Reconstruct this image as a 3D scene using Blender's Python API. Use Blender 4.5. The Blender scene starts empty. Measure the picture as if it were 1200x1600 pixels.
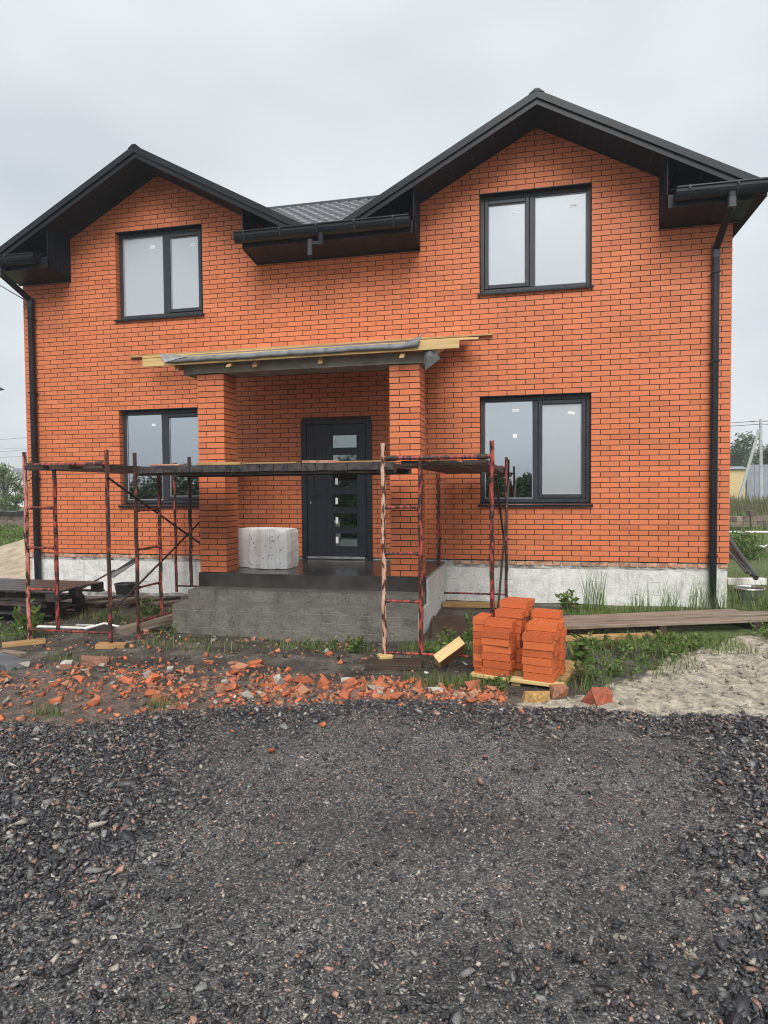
import bpy, bmesh, math, random
import numpy as np
from mathutils import Vector, Matrix, noise as mnoise

random.seed(7); rng = np.random.default_rng(7)
scene = bpy.context.scene
col = scene.collection
ZB = 0.62                                   # underside of the facing brickwork

# ------------------------------------------------------------------ camera
CAM = Vector((8.5432, -9.7617, 1.0600 + ZB)); YAW, PITCH, ROLL, FOC = .2224, -.0354, -.0078, 1025.06
cyw, syw = math.cos(YAW), math.sin(YAW)
F_ = Vector((-syw*math.cos(PITCH), cyw*math.cos(PITCH), math.sin(PITCH)))
r0 = Vector((cyw, syw, 0)); u0 = r0.cross(F_)
R_ = r0*math.cos(ROLL) + u0*math.sin(ROLL); U_ = -r0*math.sin(ROLL) + u0*math.cos(ROLL)
cd = bpy.data.cameras.new('camera'); cam = bpy.data.objects.new('camera', cd); col.objects.link(cam)
cam.matrix_world = Matrix(((R_.x, U_.x, -F_.x, CAM.x), (R_.y, U_.y, -F_.y, CAM.y), (R_.z, U_.z, -F_.z, CAM.z), (0, 0, 0, 1)))
cd.sensor_fit = 'VERTICAL'; cd.sensor_height = 36; cd.lens = FOC/1600*36
cd.clip_start = .05; cd.clip_end = 3000
scene.camera = cam
def ray(x, y): return F_ + R_*((x-600)/FOC) + U_*((800-y)/FOC)
def at(x, y, Y):                            # point of the plane y = Y seen at photo pixel x, y
    d = ray(x, y); return CAM + d*((Y-CAM.y)/d.y)
def proj(p):
    d = Vector(p)-CAM; w = d.dot(F_); return 600+FOC*d.dot(R_)/w, 800-FOC*d.dot(U_)/w

# ------------------------------------------------------------------ sky, sun, exposure
SUN_EL, SUN_AZ = math.radians(46), math.radians(12)
w = bpy.data.worlds.new('World'); scene.world = w; w.use_nodes = True
nt = w.node_tree; nt.nodes.clear()
def N(t, **k):
    n = nt.nodes.new(t)
    for a, b in k.items(): setattr(n, a, b)
    return n
sky = N('ShaderNodeTexSky', sky_type='NISHITA', sun_disc=False, sun_elevation=SUN_EL, sun_rotation=math.pi-SUN_AZ, dust_density=4.0)
hs = N('ShaderNodeHueSaturation'); hs.inputs['Saturation'].default_value = .25
tc = N('ShaderNodeTexCoord'); mp = N('ShaderNodeMapping'); mp.inputs['Scale'].default_value = (1.4, 1.4, 3.0); mp.inputs['Location'].default_value = (.3, .2, .1)
nz = N('ShaderNodeTexNoise'); nz.inputs['Scale'].default_value = 1.5; nz.inputs['Detail'].default_value = 2.5; nz.inputs['Roughness'].default_value = .5
rp = N('ShaderNodeValToRGB'); rp.color_ramp.elements[0].position = .25; rp.color_ramp.elements[1].position = .75
rp.color_ramp.elements[0].color = (2.45, 2.72, 2.96, 1); rp.color_ramp.elements[1].color = (4.25, 4.43, 4.56, 1)
mx = N('ShaderNodeMix', data_type='RGBA'); mx.inputs[0].default_value = .88
bg = N('ShaderNodeBackground'); bg.inputs['Strength'].default_value = .1; wo = N('ShaderNodeOutputWorld')
L = nt.links.new
L(sky.outputs[0], hs.inputs['Color']); L(tc.outputs['Generated'], mp.inputs[0]); L(mp.outputs[0], nz.inputs['Vector']); L(nz.outputs['Fac'], rp.inputs[0])
L(hs.outputs[0], mx.inputs[6]); L(rp.outputs[0], mx.inputs[7]); L(mx.outputs[2], bg.inputs['Color']); L(bg.outputs[0], wo.inputs[0])
sd = bpy.data.lights.new('sun', 'SUN'); sd.energy = 1.5; sd.angle = math.radians(38); sd.color = (1, .97, .93)
so = bpy.data.objects.new('sun', sd); col.objects.link(so)
tosun = Vector((math.sin(SUN_AZ)*math.cos(SUN_EL), -math.cos(SUN_AZ)*math.cos(SUN_EL), math.sin(SUN_EL)))
so.rotation_euler = tosun.to_track_quat('Z', 'Y').to_euler(); so.location = (9, -20, 30)
vs = scene.view_settings; scene.display_settings.display_device = 'sRGB'
vs.view_transform = 'Standard'; vs.look = 'None'; vs.gamma = 1; vs.use_curve_mapping = False; vs.exposure = 1.2

scene.cycles.filter_width = 1.1; scene.cycles.use_denoising = True; scene.cycles.denoising_input_passes = 'RGB_ALBEDO_NORMAL'; scene.cycles.denoising_prefilter = 'ACCURATE'
# ------------------------------------------------------------------ materials
def newmat(name):
    m = bpy.data.materials.new(name); m.use_nodes = True; t = m.node_tree
    return m, t, t.nodes['Principled BSDF']
def pm(name, c1, c2, scale=6, rough=.7, bump=.15, bscale=60, metal=0, stretch=(1, 1, 1), c3=None, p3=.62, rnd=.0, spec=.4, lo=.35, hi=.65, coord='Object', detail=6, bdist=.01):
    """two or three colours broken up by noise; rnd shifts brightness from object to object"""
    m, t, b = newmat(name); n = t.nodes; l = t.links.new
    tc = n.new('ShaderNodeTexCoord'); mp = n.new('ShaderNodeMapping'); mp.inputs['Scale'].default_value = stretch
    oi = n.new('ShaderNodeObjectInfo'); mu = n.new('ShaderNodeMath'); mu.operation = 'MULTIPLY'; mu.inputs[1].default_value = 37
    l(oi.outputs['Random'], mu.inputs[0]); l(tc.outputs[coord], mp.inputs[0])
    def nse(sc, d):
        q = n.new('ShaderNodeTexNoise'); q.noise_dimensions = '4D'; q.inputs['Scale'].default_value = sc; q.inputs['Detail'].default_value = d
        l(mp.outputs[0], q.inputs['Vector']); l(mu.outputs[0], q.inputs['W']); return q
    a = nse(scale, detail); r = n.new('ShaderNodeValToRGB'); e = r.color_ramp.elements
    e[0].position, e[0].color = lo, (*c1, 1); e[1].position, e[1].color = hi, (*c2, 1)
    if c3: q = e.new(p3); q.color = (*c3, 1); e[-1].position = max(hi, p3+.05)
    l(a.outputs['Fac'], r.inputs[0]); out = r.outputs[0]
    if rnd:
        h = n.new('ShaderNodeHueSaturation'); mr = n.new('ShaderNodeMapRange'); mr.inputs[3].default_value = 1-rnd; mr.inputs[4].default_value = 1+rnd
        l(oi.outputs['Random'], mr.inputs[0]); l(mr.outputs[0], h.inputs['Value']); l(out, h.inputs['Color']); out = h.outputs[0]
    l(out, b.inputs['Base Color'])
    b.inputs['Metallic'].default_value = metal; b.inputs['Specular IOR Level'].default_value = spec
    rr = n.new('ShaderNodeMapRange'); rr.inputs[3].default_value = max(.02, rough-.12); rr.inputs[4].default_value = min(1, rough+.12)
    l(a.outputs['Fac'], rr.inputs[0]); l(rr.outputs[0], b.inputs['Roughness'])
    if bump:
        q = nse(bscale, 5); bp = n.new('ShaderNodeBump'); bp.inputs['Strength'].default_value = bump; bp.inputs['Distance'].default_value = bdist
        l(q.outputs['Fac'], bp.inputs['Height']); l(bp.outputs[0], b.inputs['Normal'])
    return m
def attrmat(name, rough=.6, bump=.3, bscale=80, attr='tint', spec=.5, var=.25, trans=0):
    """colour comes from a per-face colour (the thing's own colour), broken up by fine noise"""
    m, t, b = newmat(name); n = t.nodes; l = t.links.new
    a = n.new('ShaderNodeVertexColor'); a.layer_name = attr
    tc = n.new('ShaderNodeTexCoord'); q = n.new('ShaderNodeTexNoise'); q.inputs['Scale'].default_value = bscale; q.inputs['Detail'].default_value = 4
    l(tc.outputs['Object'], q.inputs['Vector'])
    mr = n.new('ShaderNodeMapRange'); mr.inputs[3].default_value = 1-var; mr.inputs[4].default_value = 1+var; mr.inputs[1].default_value = .3; mr.inputs[2].default_value = .7
    h = n.new('ShaderNodeHueSaturation'); l(q.outputs['Fac'], mr.inputs[0]); l(mr.outputs[0], h.inputs['Value']); l(a.outputs[0], h.inputs['Color']); l(h.outputs[0], b.inputs['Base Color'])
    b.inputs['Roughness'].default_value = rough; b.inputs['Specular IOR Level'].default_value = spec
    if bump:
        bp = n.new('ShaderNodeBump'); bp.inputs['Strength'].default_value = bump; bp.inputs['Distance'].default_value = .01
        l(q.outputs['Fac'], bp.inputs['Height']); l(bp.outputs[0], b.inputs['Normal'])
    if trans:
        tr = n.new('ShaderNodeBsdfTranslucent'); ms = n.new('ShaderNodeMixShader'); ms.inputs[0].default_value = trans
        l(h.outputs[0], tr.inputs[0]); l(b.outputs[0], ms.inputs[1]); l(tr.outputs[0], ms.inputs[2]); l(ms.outputs[0], n['Material Output'].inputs[0])
    return m

def brick_material(name, c1, c2, c3, rough=.6):
    m, t, b = newmat(name); n = t.nodes; l = t.links.new
    oi = n.new('ShaderNodeObjectInfo'); a = n.new('ShaderNodeVertexColor'); a.layer_name = 'tint'
    ad = n.new('ShaderNodeMath'); ad.operation = 'ADD'; l(oi.outputs['Random'], ad.inputs[0]); l(a.outputs[0], ad.inputs[1])
    fr = n.new('ShaderNodeMath'); fr.operation = 'FRACT'; l(ad.outputs[0], fr.inputs[0])
    r = n.new('ShaderNodeValToRGB'); e = r.color_ramp.elements; e[0].color = (*c1, 1); e[1].color = (*c2, 1); q = e.new(.5); q.color = (*c3, 1)
    e2 = e.new(.93); e2.color = tuple(x*.86 for x in c1)+(1,)
    l(fr.outputs[0], r.inputs[0])
    ge = n.new('ShaderNodeNewGeometry'); s = n.new('ShaderNodeTexNoise'); s.inputs['Scale'].default_value = 34; s.inputs['Detail'].default_value = 6
    l(ge.outputs['Position'], s.inputs['Vector'])
    s2 = n.new('ShaderNodeTexNoise'); s2.inputs['Scale'].default_value = .9; s2.inputs['Detail'].default_value = 3; l(ge.outputs['Position'], s2.inputs['Vector'])
    av = n.new('ShaderNodeMath'); av.operation = 'ADD'; l(s.outputs['Fac'], av.inputs[0]); l(s2.outputs['Fac'], av.inputs[1])
    mr = n.new('ShaderNodeMapRange'); mr.inputs[1].default_value = .65; mr.inputs[2].default_value = 1.35; mr.inputs[3].default_value = .9; mr.inputs[4].default_value = 1.1
    h = n.new('ShaderNodeHueSaturation'); l(av.outputs[0], mr.inputs[0]); l(mr.outputs[0], h.inputs['Value']); l(r.outputs[0], h.inputs['Color']); l(h.outputs[0], b.inputs['Base Color'])
    b.inputs['Roughness'].default_value = rough; b.inputs['Specular IOR Level'].default_value = .35
    bp = n.new('ShaderNodeBump'); bp.inputs['Strength'].default_value = .2; bp.inputs['Distance'].default_value = .004
    l(s.outputs['Fac'], bp.inputs['Height']); l(bp.outputs[0], b.inputs['Normal'])
    return m
M = {}
M['brick'] = brick_material('facing_brick', (.575, .168, .070), (.65, .205, .088), (.61, .183, .078))
M['newbrick'] = brick_material('new_hollow_brick', (.46, .105, .035), (.68, .19, .065), (.60, .145, .045), .55)
M['rubble'] = attrmat('broken_brick', .75, .6, 45, var=.4)
t = M['rubble'].node_tree; b = t.nodes['Principled BSDF']; src = b.inputs['Base Color'].links[0].from_socket       # mud and dust caught on the pieces
q = t.nodes.new('ShaderNodeTexNoise'); q.inputs['Scale'].default_value = 14; q.inputs['Detail'].default_value = 7; ge = t.nodes.new('ShaderNodeNewGeometry'); t.links.new(ge.outputs['Position'], q.inputs['Vector'])
mr = t.nodes.new('ShaderNodeMapRange'); mr.inputs[1].default_value = .46; mr.inputs[2].default_value = .62; mr.inputs[4].default_value = .42; t.links.new(q.outputs['Fac'], mr.inputs[0])
k = t.nodes.new('ShaderNodeMix'); k.data_type = 'RGBA'; k.inputs[7].default_value = (.13, .095, .07, 1); t.links.new(mr.outputs[0], k.inputs[0]); t.links.new(src, k.inputs[6]); t.links.new(k.outputs[2], b.inputs['Base Color'])
M['mortar'] = pm('dark_mortar', (.045, .021, .015), (.09, .042, .030), 30, .9, .3, 120)
M['roughbrick'] = pm('old_rough_brick', (.34, .13, .07), (.50, .34, .24), 18, .85, .6, 70, rnd=.25)
M['plinth'] = pm('whitewashed_concrete', (.40, .40, .38), (.74, .74, .71), 3.2, .8, .5, 22, stretch=(1, 1, 4), c3=(.70, .70, .67), p3=.48, lo=.3, hi=.7, bdist=.02)
M['mortarbed'] = pm('rough_grey_mortar', (.16, .155, .15), (.5, .49, .46), 9, .9, .8, 25, bdist=.03)
M['black'] = pm('anthracite_metal', (.006, .0075, .011), (.012, .014, .019), 3, .36, .04, 40, metal=0, spec=.28)
M['soffit'] = pm('dark_soffit', (.005, .010, .018), (.009, .016, .027), 2, .5, .05, 30, spec=.12)
M['rooftile'] = pm('wet_metal_tile', (.010, .011, .014), (.018, .020, .024), 6, .13, .0, 60, spec=.5)
_b = M['rooftile'].node_tree.nodes['Principled BSDF']; _b.inputs['IOR'].default_value = 1.5
M['frame'] = pm('anthracite_frame', (.024, .027, .033), (.032, .036, .043), 4, .4, .03, 80)
M['door'] = pm('anthracite_door', (.012, .014, .021), (.017, .020, .029), 4, .42, .03, 80)
M['steel'] = pm('bright_steel', (.45, .45, .45), (.65, .65, .64), 10, .35, .02, 60, metal=.8)
M['sticker'] = pm('white_sticker', (.75, .77, .78), (.83, .84, .84), 10, .6, 0)
M['print'] = pm('grey_print', (.25, .27, .3), (.35, .37, .4), 10, .7, 0)
def glassmat(name, c, rough):
    m, t, b = newmat(name); n = t.nodes; l = t.links.new
    b.inputs['Base Color'].default_value = (*c, 1); b.inputs['Metallic'].default_value = 1; b.inputs['Roughness'].default_value = rough
    tc = n.new('ShaderNodeTexCoord'); q = n.new('ShaderNodeTexNoise'); q.inputs['Scale'].default_value = 1.3; q.inputs['Detail'].default_value = 2
    bp = n.new('ShaderNodeBump'); bp.inputs['Strength'].default_value = .05; bp.inputs['Distance'].default_value = .02
    l(tc.outputs['Object'], q.inputs['Vector']); l(q.outputs['Fac'], bp.inputs['Height']); l(bp.outputs[0], b.inputs['Normal'])
    return m
M['glass'] = glassmat('mirror_coated_glass', (.50, .54, .57), .02)
M['meshglass'] = glassmat('screened_glass', (.50, .535, .565), .22); M['meshglass'].node_tree.nodes['Principled BSDF'].inputs['Metallic'].default_value = .5
M['doorglass'] = glassmat('dark_door_glass', (.26, .30, .30), .03)
M['concrete'] = pm('wet_step_concrete', (.045, .043, .038), (.17, .165, .145), 2.6, .55, .5, 28, stretch=(1, 1, 2.5), c3=(.12, .118, .104), p3=.52, lo=.28, hi=.72, bdist=.015)
def concrete(name, c1, c2, line, dirt, rough, zdirt, pitch=.105):
    m, t, b = newmat(name); n = t.nodes; l = t.links.new
    ge = n.new('ShaderNodeNewGeometry'); sx = n.new('ShaderNodeSeparateXYZ'); l(ge.outputs['Position'], sx.inputs[0])
    def nse(s, d=8, sc=(1, 1, 1)):
        mp = n.new('ShaderNodeMapping'); mp.inputs['Scale'].default_value = sc; l(ge.outputs['Position'], mp.inputs[0])
        q = n.new('ShaderNodeTexNoise'); q.inputs['Scale'].default_value = s; q.inputs['Detail'].default_value = d; q.inputs['Roughness'].default_value = .65; l(mp.outputs[0], q.inputs['Vector']); return q.outputs['Fac']
    def mth(op, a, v=None, c=None):
        q = n.new('ShaderNodeMath'); q.operation = op
        for k, x in enumerate((a, v, c)):
            if x is None: continue
            if isinstance(x, (int, float)): q.inputs[k].default_value = x
            else: l(x, q.inputs[k])
        return q.outputs[0]
    def mix(f, A, B):
        q = n.new('ShaderNodeMix'); q.data_type = 'RGBA'; l(f, q.inputs[0])
        for k, x in ((6, A), (7, B)):
            if isinstance(x, tuple): q.inputs[k].default_value = (*x, 1)
            else: l(x, q.inputs[k])
        return q.outputs[2]
    def rng_(v, a, b, c=0, d=1):
        q = n.new('ShaderNodeMapRange'); q.inputs[1].default_value = a; q.inputs[2].default_value = b; q.inputs[3].default_value = c; q.inputs[4].default_value = d; l(v, q.inputs[0]); return q.outputs[0]
    fine, mid, streak = nse(45), nse(6), nse(5, 6, (3.5, 3.5, .35))
    base = mix(rng_(mth('ADD', fine, mid), .75, 1.25), c1, c2)
    wob = mth('ADD', sx.outputs[2], mth('MULTIPLY', nse(2.5, 3, (1, 1, .2)), .03)); fr = mth('FRACT', mth('DIVIDE', wob, pitch))
    ln = mth('MULTIPLY', mth('LESS_THAN', fr, .07), rng_(nse(3, 4, (1, 1, 6)), .48, .60))
    base = mix(ln, base, line)
    base = mix(mth('MULTIPLY', rng_(streak, .54, .72), .45), base, dirt)
    sp = rng_(mth('SUBTRACT', mth('ADD', mth('MULTIPLY', nse(9), .34), zdirt), sx.outputs[2]), .0, .16); base = mix(mth('MULTIPLY', sp, .8), base, dirt)
    l(base, b.inputs['Base Color']); l(rng_(mid, .3, .7, rough-.15, rough+.15), b.inputs['Roughness']); b.inputs['Specular IOR Level'].default_value = .45
    h = mth('ADD', mth('ADD', fine, mth('MULTIPLY', mid, .7)), mth('MULTIPLY', ln, .6)); bp = n.new('ShaderNodeBump'); bp.inputs['Strength'].default_value = .55; bp.inputs['Distance'].default_value = .012; l(h, bp.inputs['Height']); l(bp.outputs[0], b.inputs['Normal'])
    return m
M['concrete'] = concrete('wet_step_concrete', (.085, .081, .069), (.21, .20, .172), (.205, .197, .172), (.034, .030, .025), .45, -.24)
M['plinth'] = concrete('whitewashed_concrete', (.48, .48, .46), (.80, .80, .77), (.40, .40, .38), (.22, .215, .20), .8, -.22, .17)
M['deckcon'] = pm('wet_dark_screed', (.030, .029, .028), (.085, .082, .075), 3, .22, .25, 40, lo=.3, hi=.7)
M['lintel'] = pm('grey_lintel', (.20, .18, .155), (.33, .30, .255), 4, .85, .4, 30)
M['foam'] = pm('white_foam', (.84, .835, .83), (.92, .92, .92), 9, .8, .8, 45, c3=(.91, .91, .91), p3=.45, lo=.25, hi=.6, bdist=.01)
M['foampit'] = pm('foam_pit', (.45, .44, .42), (.58, .57, .55), 20, .9, 0)
M['pine'] = pm('fresh_pine', (.50, .33, .13), (.64, .47, .22), 3, .65, .2, 40, stretch=(1, 14, 14), rnd=.1)
M['wetpine'] = pm('weathered_pine', (.30, .17, .07), (.46, .28, .12), 3, .6, .3, 40, stretch=(1.5, 10, 10), rnd=.15)
M['oldwood'] = pm('old_grey_wood', (.12, .085, .06), (.30, .24, .19), 3, .65, .4, 40, stretch=(1.2, 12, 12), rnd=.12, lo=.3, hi=.7)
M['darkwood'] = pm('wet_dark_wood', (.022, .014, .010), (.075, .048, .033), 4, .5, .5, 40, stretch=(1.2, 9, 9), rnd=.2)
M['palletwood'] = pm('black_wet_pallet', (.018, .014, .012), (.065, .055, .05), 4, .35, .4, 40, stretch=(1.5, 9, 9), rnd=.2)
M['membrane'] = pm('grey_roof_film', (.10, .105, .11), (.20, .205, .21), 12, .45, .3, 90)
M['membraneback'] = pm('pale_roof_film', (.36, .36, .36), (.5, .5, .5), 12, .5, .2, 90)
M['bluepaint'] = pm('blue_black_paint', (.012, .014, .022), (.026, .032, .055), 14, .5, .4, 60, c3=(.07, .055, .05), p3=.62)
def paintmat(name, paint, paint2, rust, amount):
    return pm(name, rust, paint, 34, .55, .6, 90, stretch=(1, 1, .3), c3=paint2, p3=amount+.03, lo=amount-.03, hi=amount+.22, detail=9)
RUST = (.035, .018, .013)
M['redrust'] = paintmat('red_paint_on_rust', (.40, .11, .08), (.30, .04, .03), RUST, .51)
M['brownrust'] = paintmat('rust_with_red_paint', (.40, .15, .11), (.26, .045, .035), (.040, .022, .017), .57)
M['creamrust'] = paintmat('cream_paint_on_rust', (.62, .46, .36), (.50, .28, .20), (.08, .030, .022), .47)
M['pinkrust'] = paintmat('pink_paint_on_rust', (.52, .28, .23), (.42, .12, .09), RUST, .46)
M['darkrust'] = pm('dark_rust', (.015, .010, .009), (.055, .028, .020), 22, .6, .4, 60)
M['stone'] = attrmat('wet_gravel', .38, .5, 160, spec=.5, var=.3)
M['leaf'] = attrmat('leaf', .5, 0, 8, spec=.3, var=.2, trans=.45)
M['bark'] = pm('bark', (.05, .04, .03), (.12, .10, .08), 12, .9, .6, 30)
M['galv'] = pm('pale_concrete_pole', (.34, .34, .33), (.48, .48, .47), 6, .8, .2, 30)
M['wire'] = pm('cable', (.06, .065, .07), (.09, .095, .10), 6, .6, 0)
M['yellowwall'] = pm('yellow_plaster', (.58, .46, .22), (.64, .52, .27), 2, .85, .2, 20)
M['greypanel'] = pm('grey_sheet_fence', (.22, .25, .29), (.29, .32, .36), 3, .55, .05, 20)
M['whitewall'] = pm('white_plaster', (.62, .63, .64), (.72, .73, .73), 2, .8, .1, 20)
M['whiteplastic'] = pm('white_plastic', (.68, .66, .62), (.78, .77, .74), 8, .45, .05, 40)
M['blackplastic'] = pm('black_plastic', (.014, .015, .017), (.028, .029, .031), 6, .35, .1, 30)
M['tarp'] = pm('black_tarp', (.012, .013, .015), (.03, .032, .035), 8, .3, .5, 14, bdist=.04)
M['greyslab'] = pm('grey_kerb_concrete', (.06, .063, .066), (.12, .125, .13), 6, .5, .3, 50)
M['sand'] = pm('wet_sand', (.30, .245, .17), (.46, .39, .29), 5, .9, .6, 40, bdist=.02)
M['greybrick'] = pm('grey_brown_block', (.10, .075, .06), (.24, .19, .16), 5, .85, .4, 40, rnd=.4)
M['hillwood'] = attrmat('far_leaves', .8, 0, 2, spec=.1, var=.2)

# ------------------------------------------------------------------ mesh helpers
class MB:
    def __init__(s): s.v = []; s.f = []; s.mi = []; s.t = []
    def add(s, vs, fs, mi=0, tint=None):
        o = len(s.v); s.v += [tuple(v) for v in vs]; s.f += [tuple(i+o for i in f) for f in fs]; s.mi += [mi]*len(fs); s.t += [tint]*len(fs); return s
    def box(s, a, b, mi=0, tint=None, mat=None):
        x0, y0, z0 = a; x1, y1, z1 = b
        vs = [Vector(p) for p in ((x0, y0, z0), (x1, y0, z0), (x1, y1, z0), (x0, y1, z0), (x0, y0, z1), (x1, y0, z1), (x1, y1, z1), (x0, y1, z1))]
        if mat is not None: vs = [mat @ v for v in vs]
        return s.add(vs, ((0, 3, 2, 1), (4, 5, 6, 7), (0, 1, 5, 4), (1, 2, 6, 5), (2, 3, 7, 6), (3, 0, 4, 7)), mi, tint)
    def prism(s, poly, y0, y1, mi=0, tint=None):      # polygon in x, z pushed along y
        n = len(poly); vs = [(x, y0, z) for x, z in poly] + [(x, y1, z) for x, z in poly]
        fs = [tuple(range(n)), tuple(range(2*n-1, n-1, -1))] + [(i, i+n, (i+1) % n+n, (i+1) % n) for i in range(n)]
        return s.add(vs, fs, mi, tint)
    def extr(s, pts, d, mi=0):                        # 3-D polygon pushed along vector d
        n = len(pts); d = Vector(d); vs = [Vector(p) for p in pts] + [Vector(p)+d for p in pts]
        fs = [tuple(range(n)), tuple(range(2*n-1, n-1, -1))] + [(i, i+n, (i+1) % n+n, (i+1) % n) for i in range(n)]
        return s.add(vs, fs, mi)
    def tube(s, pts, r, n=8, mi=0, cap=True):
        pts = [Vector(p) for p in pts]; rs = r if isinstance(r, (list, tuple)) else [r]*len(pts); rings = []; o = len(s.v); vs = []; fs = []
        up = None
        for i, p in enumerate(pts):
            d = (pts[min(i+1, len(pts)-1)]-pts[max(i-1, 0)]).normalized()
            if up is None: up = Vector((0, 0, 1)) if abs(d.z) < .9 else Vector((1, 0, 0))
            a = d.cross(up).normalized(); b = a.cross(d).normalized(); up = b
            for k in range(n):
                t = 2*math.pi*k/n; vs.append(p+(a*math.cos(t)+b*math.sin(t))*rs[i])
        for i in range(len(pts)-1):
            for k in range(n): fs.append((i*n+k, i*n+(k+1) % n, (i+1)*n+(k+1) % n, (i+1)*n+k))
        if cap: fs += [tuple(range(n-1, -1, -1)), tuple(range((len(pts)-1)*n, len(pts)*n))]
        return s.add(vs, fs, mi)
    def mesh(s, name, mats):
        me = bpy.data.meshes.new(name); me.from_pydata(s.v, [], s.f); me.polygons.foreach_set('material_index', s.mi)
        for m in (mats if isinstance(mats, (list, tuple)) else [mats]): me.materials.append(m)
        if any(t is not None for t in s.t):
            ca = me.color_attributes.new('tint', 'FLOAT_COLOR', 'CORNER'); buf = []
            for p in me.polygons:
                t = s.t[p.index] or (0, 0, 0); buf += [*t, 1]*p.loop_total
            ca.data.foreach_set('color', buf)
        return me
    def build(s, name, mats, parent=None, bevel=0, smooth=False, loc=None):
        o = bpy.data.objects.new(name, s.mesh(name, mats)); col.objects.link(o)
        if parent: o.parent = parent
        if loc is not None: o.location = loc
        if bevel:
            bm = bmesh.new(); bm.from_mesh(o.data); bmesh.ops.bevel(bm, geom=bm.edges[:], offset=bevel, segments=1, affect='EDGES', clamp_overlap=True); bm.to_mesh(o.data); bm.free()
        if smooth: o.data.polygons.foreach_set('use_smooth', [True]*len(o.data.polygons))
        return o
def tag(o, label=None, cat=None, group=None, kind=None):
    if label: o['label'] = label
    if cat: o['category'] = cat
    if group: o['group'] = group
    if kind: o['kind'] = kind
    return o
def thing(name, label, cat, loc=(0, 0, 0), rz=0, group=None):
    o = bpy.data.objects.new(name, None); col.objects.link(o); o.location = loc; o.rotation_euler = (0, 0, rz); o.empty_display_size = .1
    return tag(o, label, cat, group)
def inst(name, me, loc, rot=(0, 0, 0), sc=(1, 1, 1), parent=None):
    o = bpy.data.objects.new(name, me); col.objects.link(o); o.location = loc; o.rotation_euler = rot; o.scale = sc
    if parent: o.parent = parent
    return o
def rough_box(a, b, res, amp, seed=0, sc=3.0):
    """closed box with gridded, slightly uneven faces"""
    bm = bmesh.new(); bmesh.ops.create_cube(bm, size=1)
    d = Vector(b)-Vector(a); c = (Vector(a)+Vector(b))/2
    for ax in range(3):
        k = max(1, min(60, int(abs(d[ax])/res)))
        es = [e for e in bm.edges if abs(abs((e.verts[0].co-e.verts[1].co)[ax])-1) < 1e-4 and sum(abs((e.verts[0].co-e.verts[1].co)[j]) > 1e-4 for j in range(3)) == 1]
        if k > 1: bmesh.ops.subdivide_edges(bm, edges=es, cuts=k-1, use_grid_fill=True)
    for v in bm.verts:
        p = Vector((v.co.x*d.x, v.co.y*d.y, v.co.z*d.z))+c; q = p*sc+Vector((seed*7.1, seed*3.3, 0))
        v.co = p+Vector((mnoise.noise(q), mnoise.noise(q+Vector((31, 0, 0))), mnoise.noise(q+Vector((0, 57, 0)))))*amp
    return bm
def bm_obj(bm, name, m, parent=None, smooth=False):
    me = bpy.data.meshes.new(name); bm.to_mesh(me); bm.free(); me.materials.append(m)
    if smooth: me.polygons.foreach_set('use_smooth', [True]*len(me.polygons))
    o = bpy.data.objects.new(name, me); col.objects.link(o)
    if parent: o.parent = parent
    return o
def rots(a, b, c):
    """rotation matrices n x 3 x 3 from euler angles"""
    ca, sa, cb, sb, cc, sc = np.cos(a), np.sin(a), np.cos(b), np.sin(b), np.cos(c), np.sin(c)
    z = np.zeros_like(a); o = np.ones_like(a)
    X = np.stack([np.stack([o, z, z], -1), np.stack([z, ca, -sa], -1), np.stack([z, sa, ca], -1)], 1)
    Y = np.stack([np.stack([cb, z, sb], -1), np.stack([z, o, z], -1), np.stack([-sb, z, cb], -1)], 1)
    Z = np.stack([np.stack([cc, -sc, z], -1), np.stack([sc, cc, z], -1), np.stack([z, z, o], -1)], 1)
    return Z @ Y @ X
def np_mesh(name, V, T, C, m, parent=None):
    """triangles or quads from numpy arrays, one colour per face"""
    me = bpy.data.meshes.new(name); k = T.shape[1]
    me.vertices.add(len(V)); me.vertices.foreach_set('co', V.astype(np.float32).ravel())
    me.loops.add(T.size); me.loops.foreach_set('vertex_index', T.astype(np.int32).ravel())
    me.polygons.add(len(T)); me.polygons.foreach_set('loop_start', np.arange(0, T.size, k, dtype=np.int32)); me.polygons.foreach_set('loop_total', np.full(len(T), k, np.int32))
    me.update(calc_edges=True)
    ca = me.color_attributes.new('tint', 'FLOAT_COLOR', 'CORNER'); cc = np.ones((T.size, 4), np.float32); cc[:, :3] = np.repeat(C, k, 0); ca.data.foreach_set('color', cc.ravel())
    me.materials.append(m); o = bpy.data.objects.new(name, me); col.objects.link(o)
    if parent: o.parent = parent
    return o
def hull(seed, n, sq=(1, 1, 1), boxy=0):
    """angular convex stone of about unit size: vertices, triangles"""
    r = np.random.default_rng(seed)
    if boxy:
        p = np.array([[x, y, z] for x in (-.5, .5) for y in (-.5, .5) for z in (-.5, .5)]) + r.normal(0, boxy, (8, 3)); p = p[r.permutation(8)[:n]]
    else:
        p = r.normal(size=(n, 3)); p = p/np.linalg.norm(p, axis=1)[:, None]*r.uniform(.38, .55, (n, 1))
    bm = bmesh.new(); [bm.verts.new(q*np.array(sq)) for q in p]; bmesh.ops.convex_hull(bm, input=bm.verts[:])
    bmesh.ops.delete(bm, geom=[v for v in bm.verts if not v.link_faces], context='VERTS'); bmesh.ops.triangulate(bm, faces=bm.faces[:]); bm.verts.index_update()
    V = np.array([v.co[:] for v in bm.verts]); T = np.array([[v.index for v in f.verts] for f in bm.faces]); bm.free(); return V, T
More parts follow.
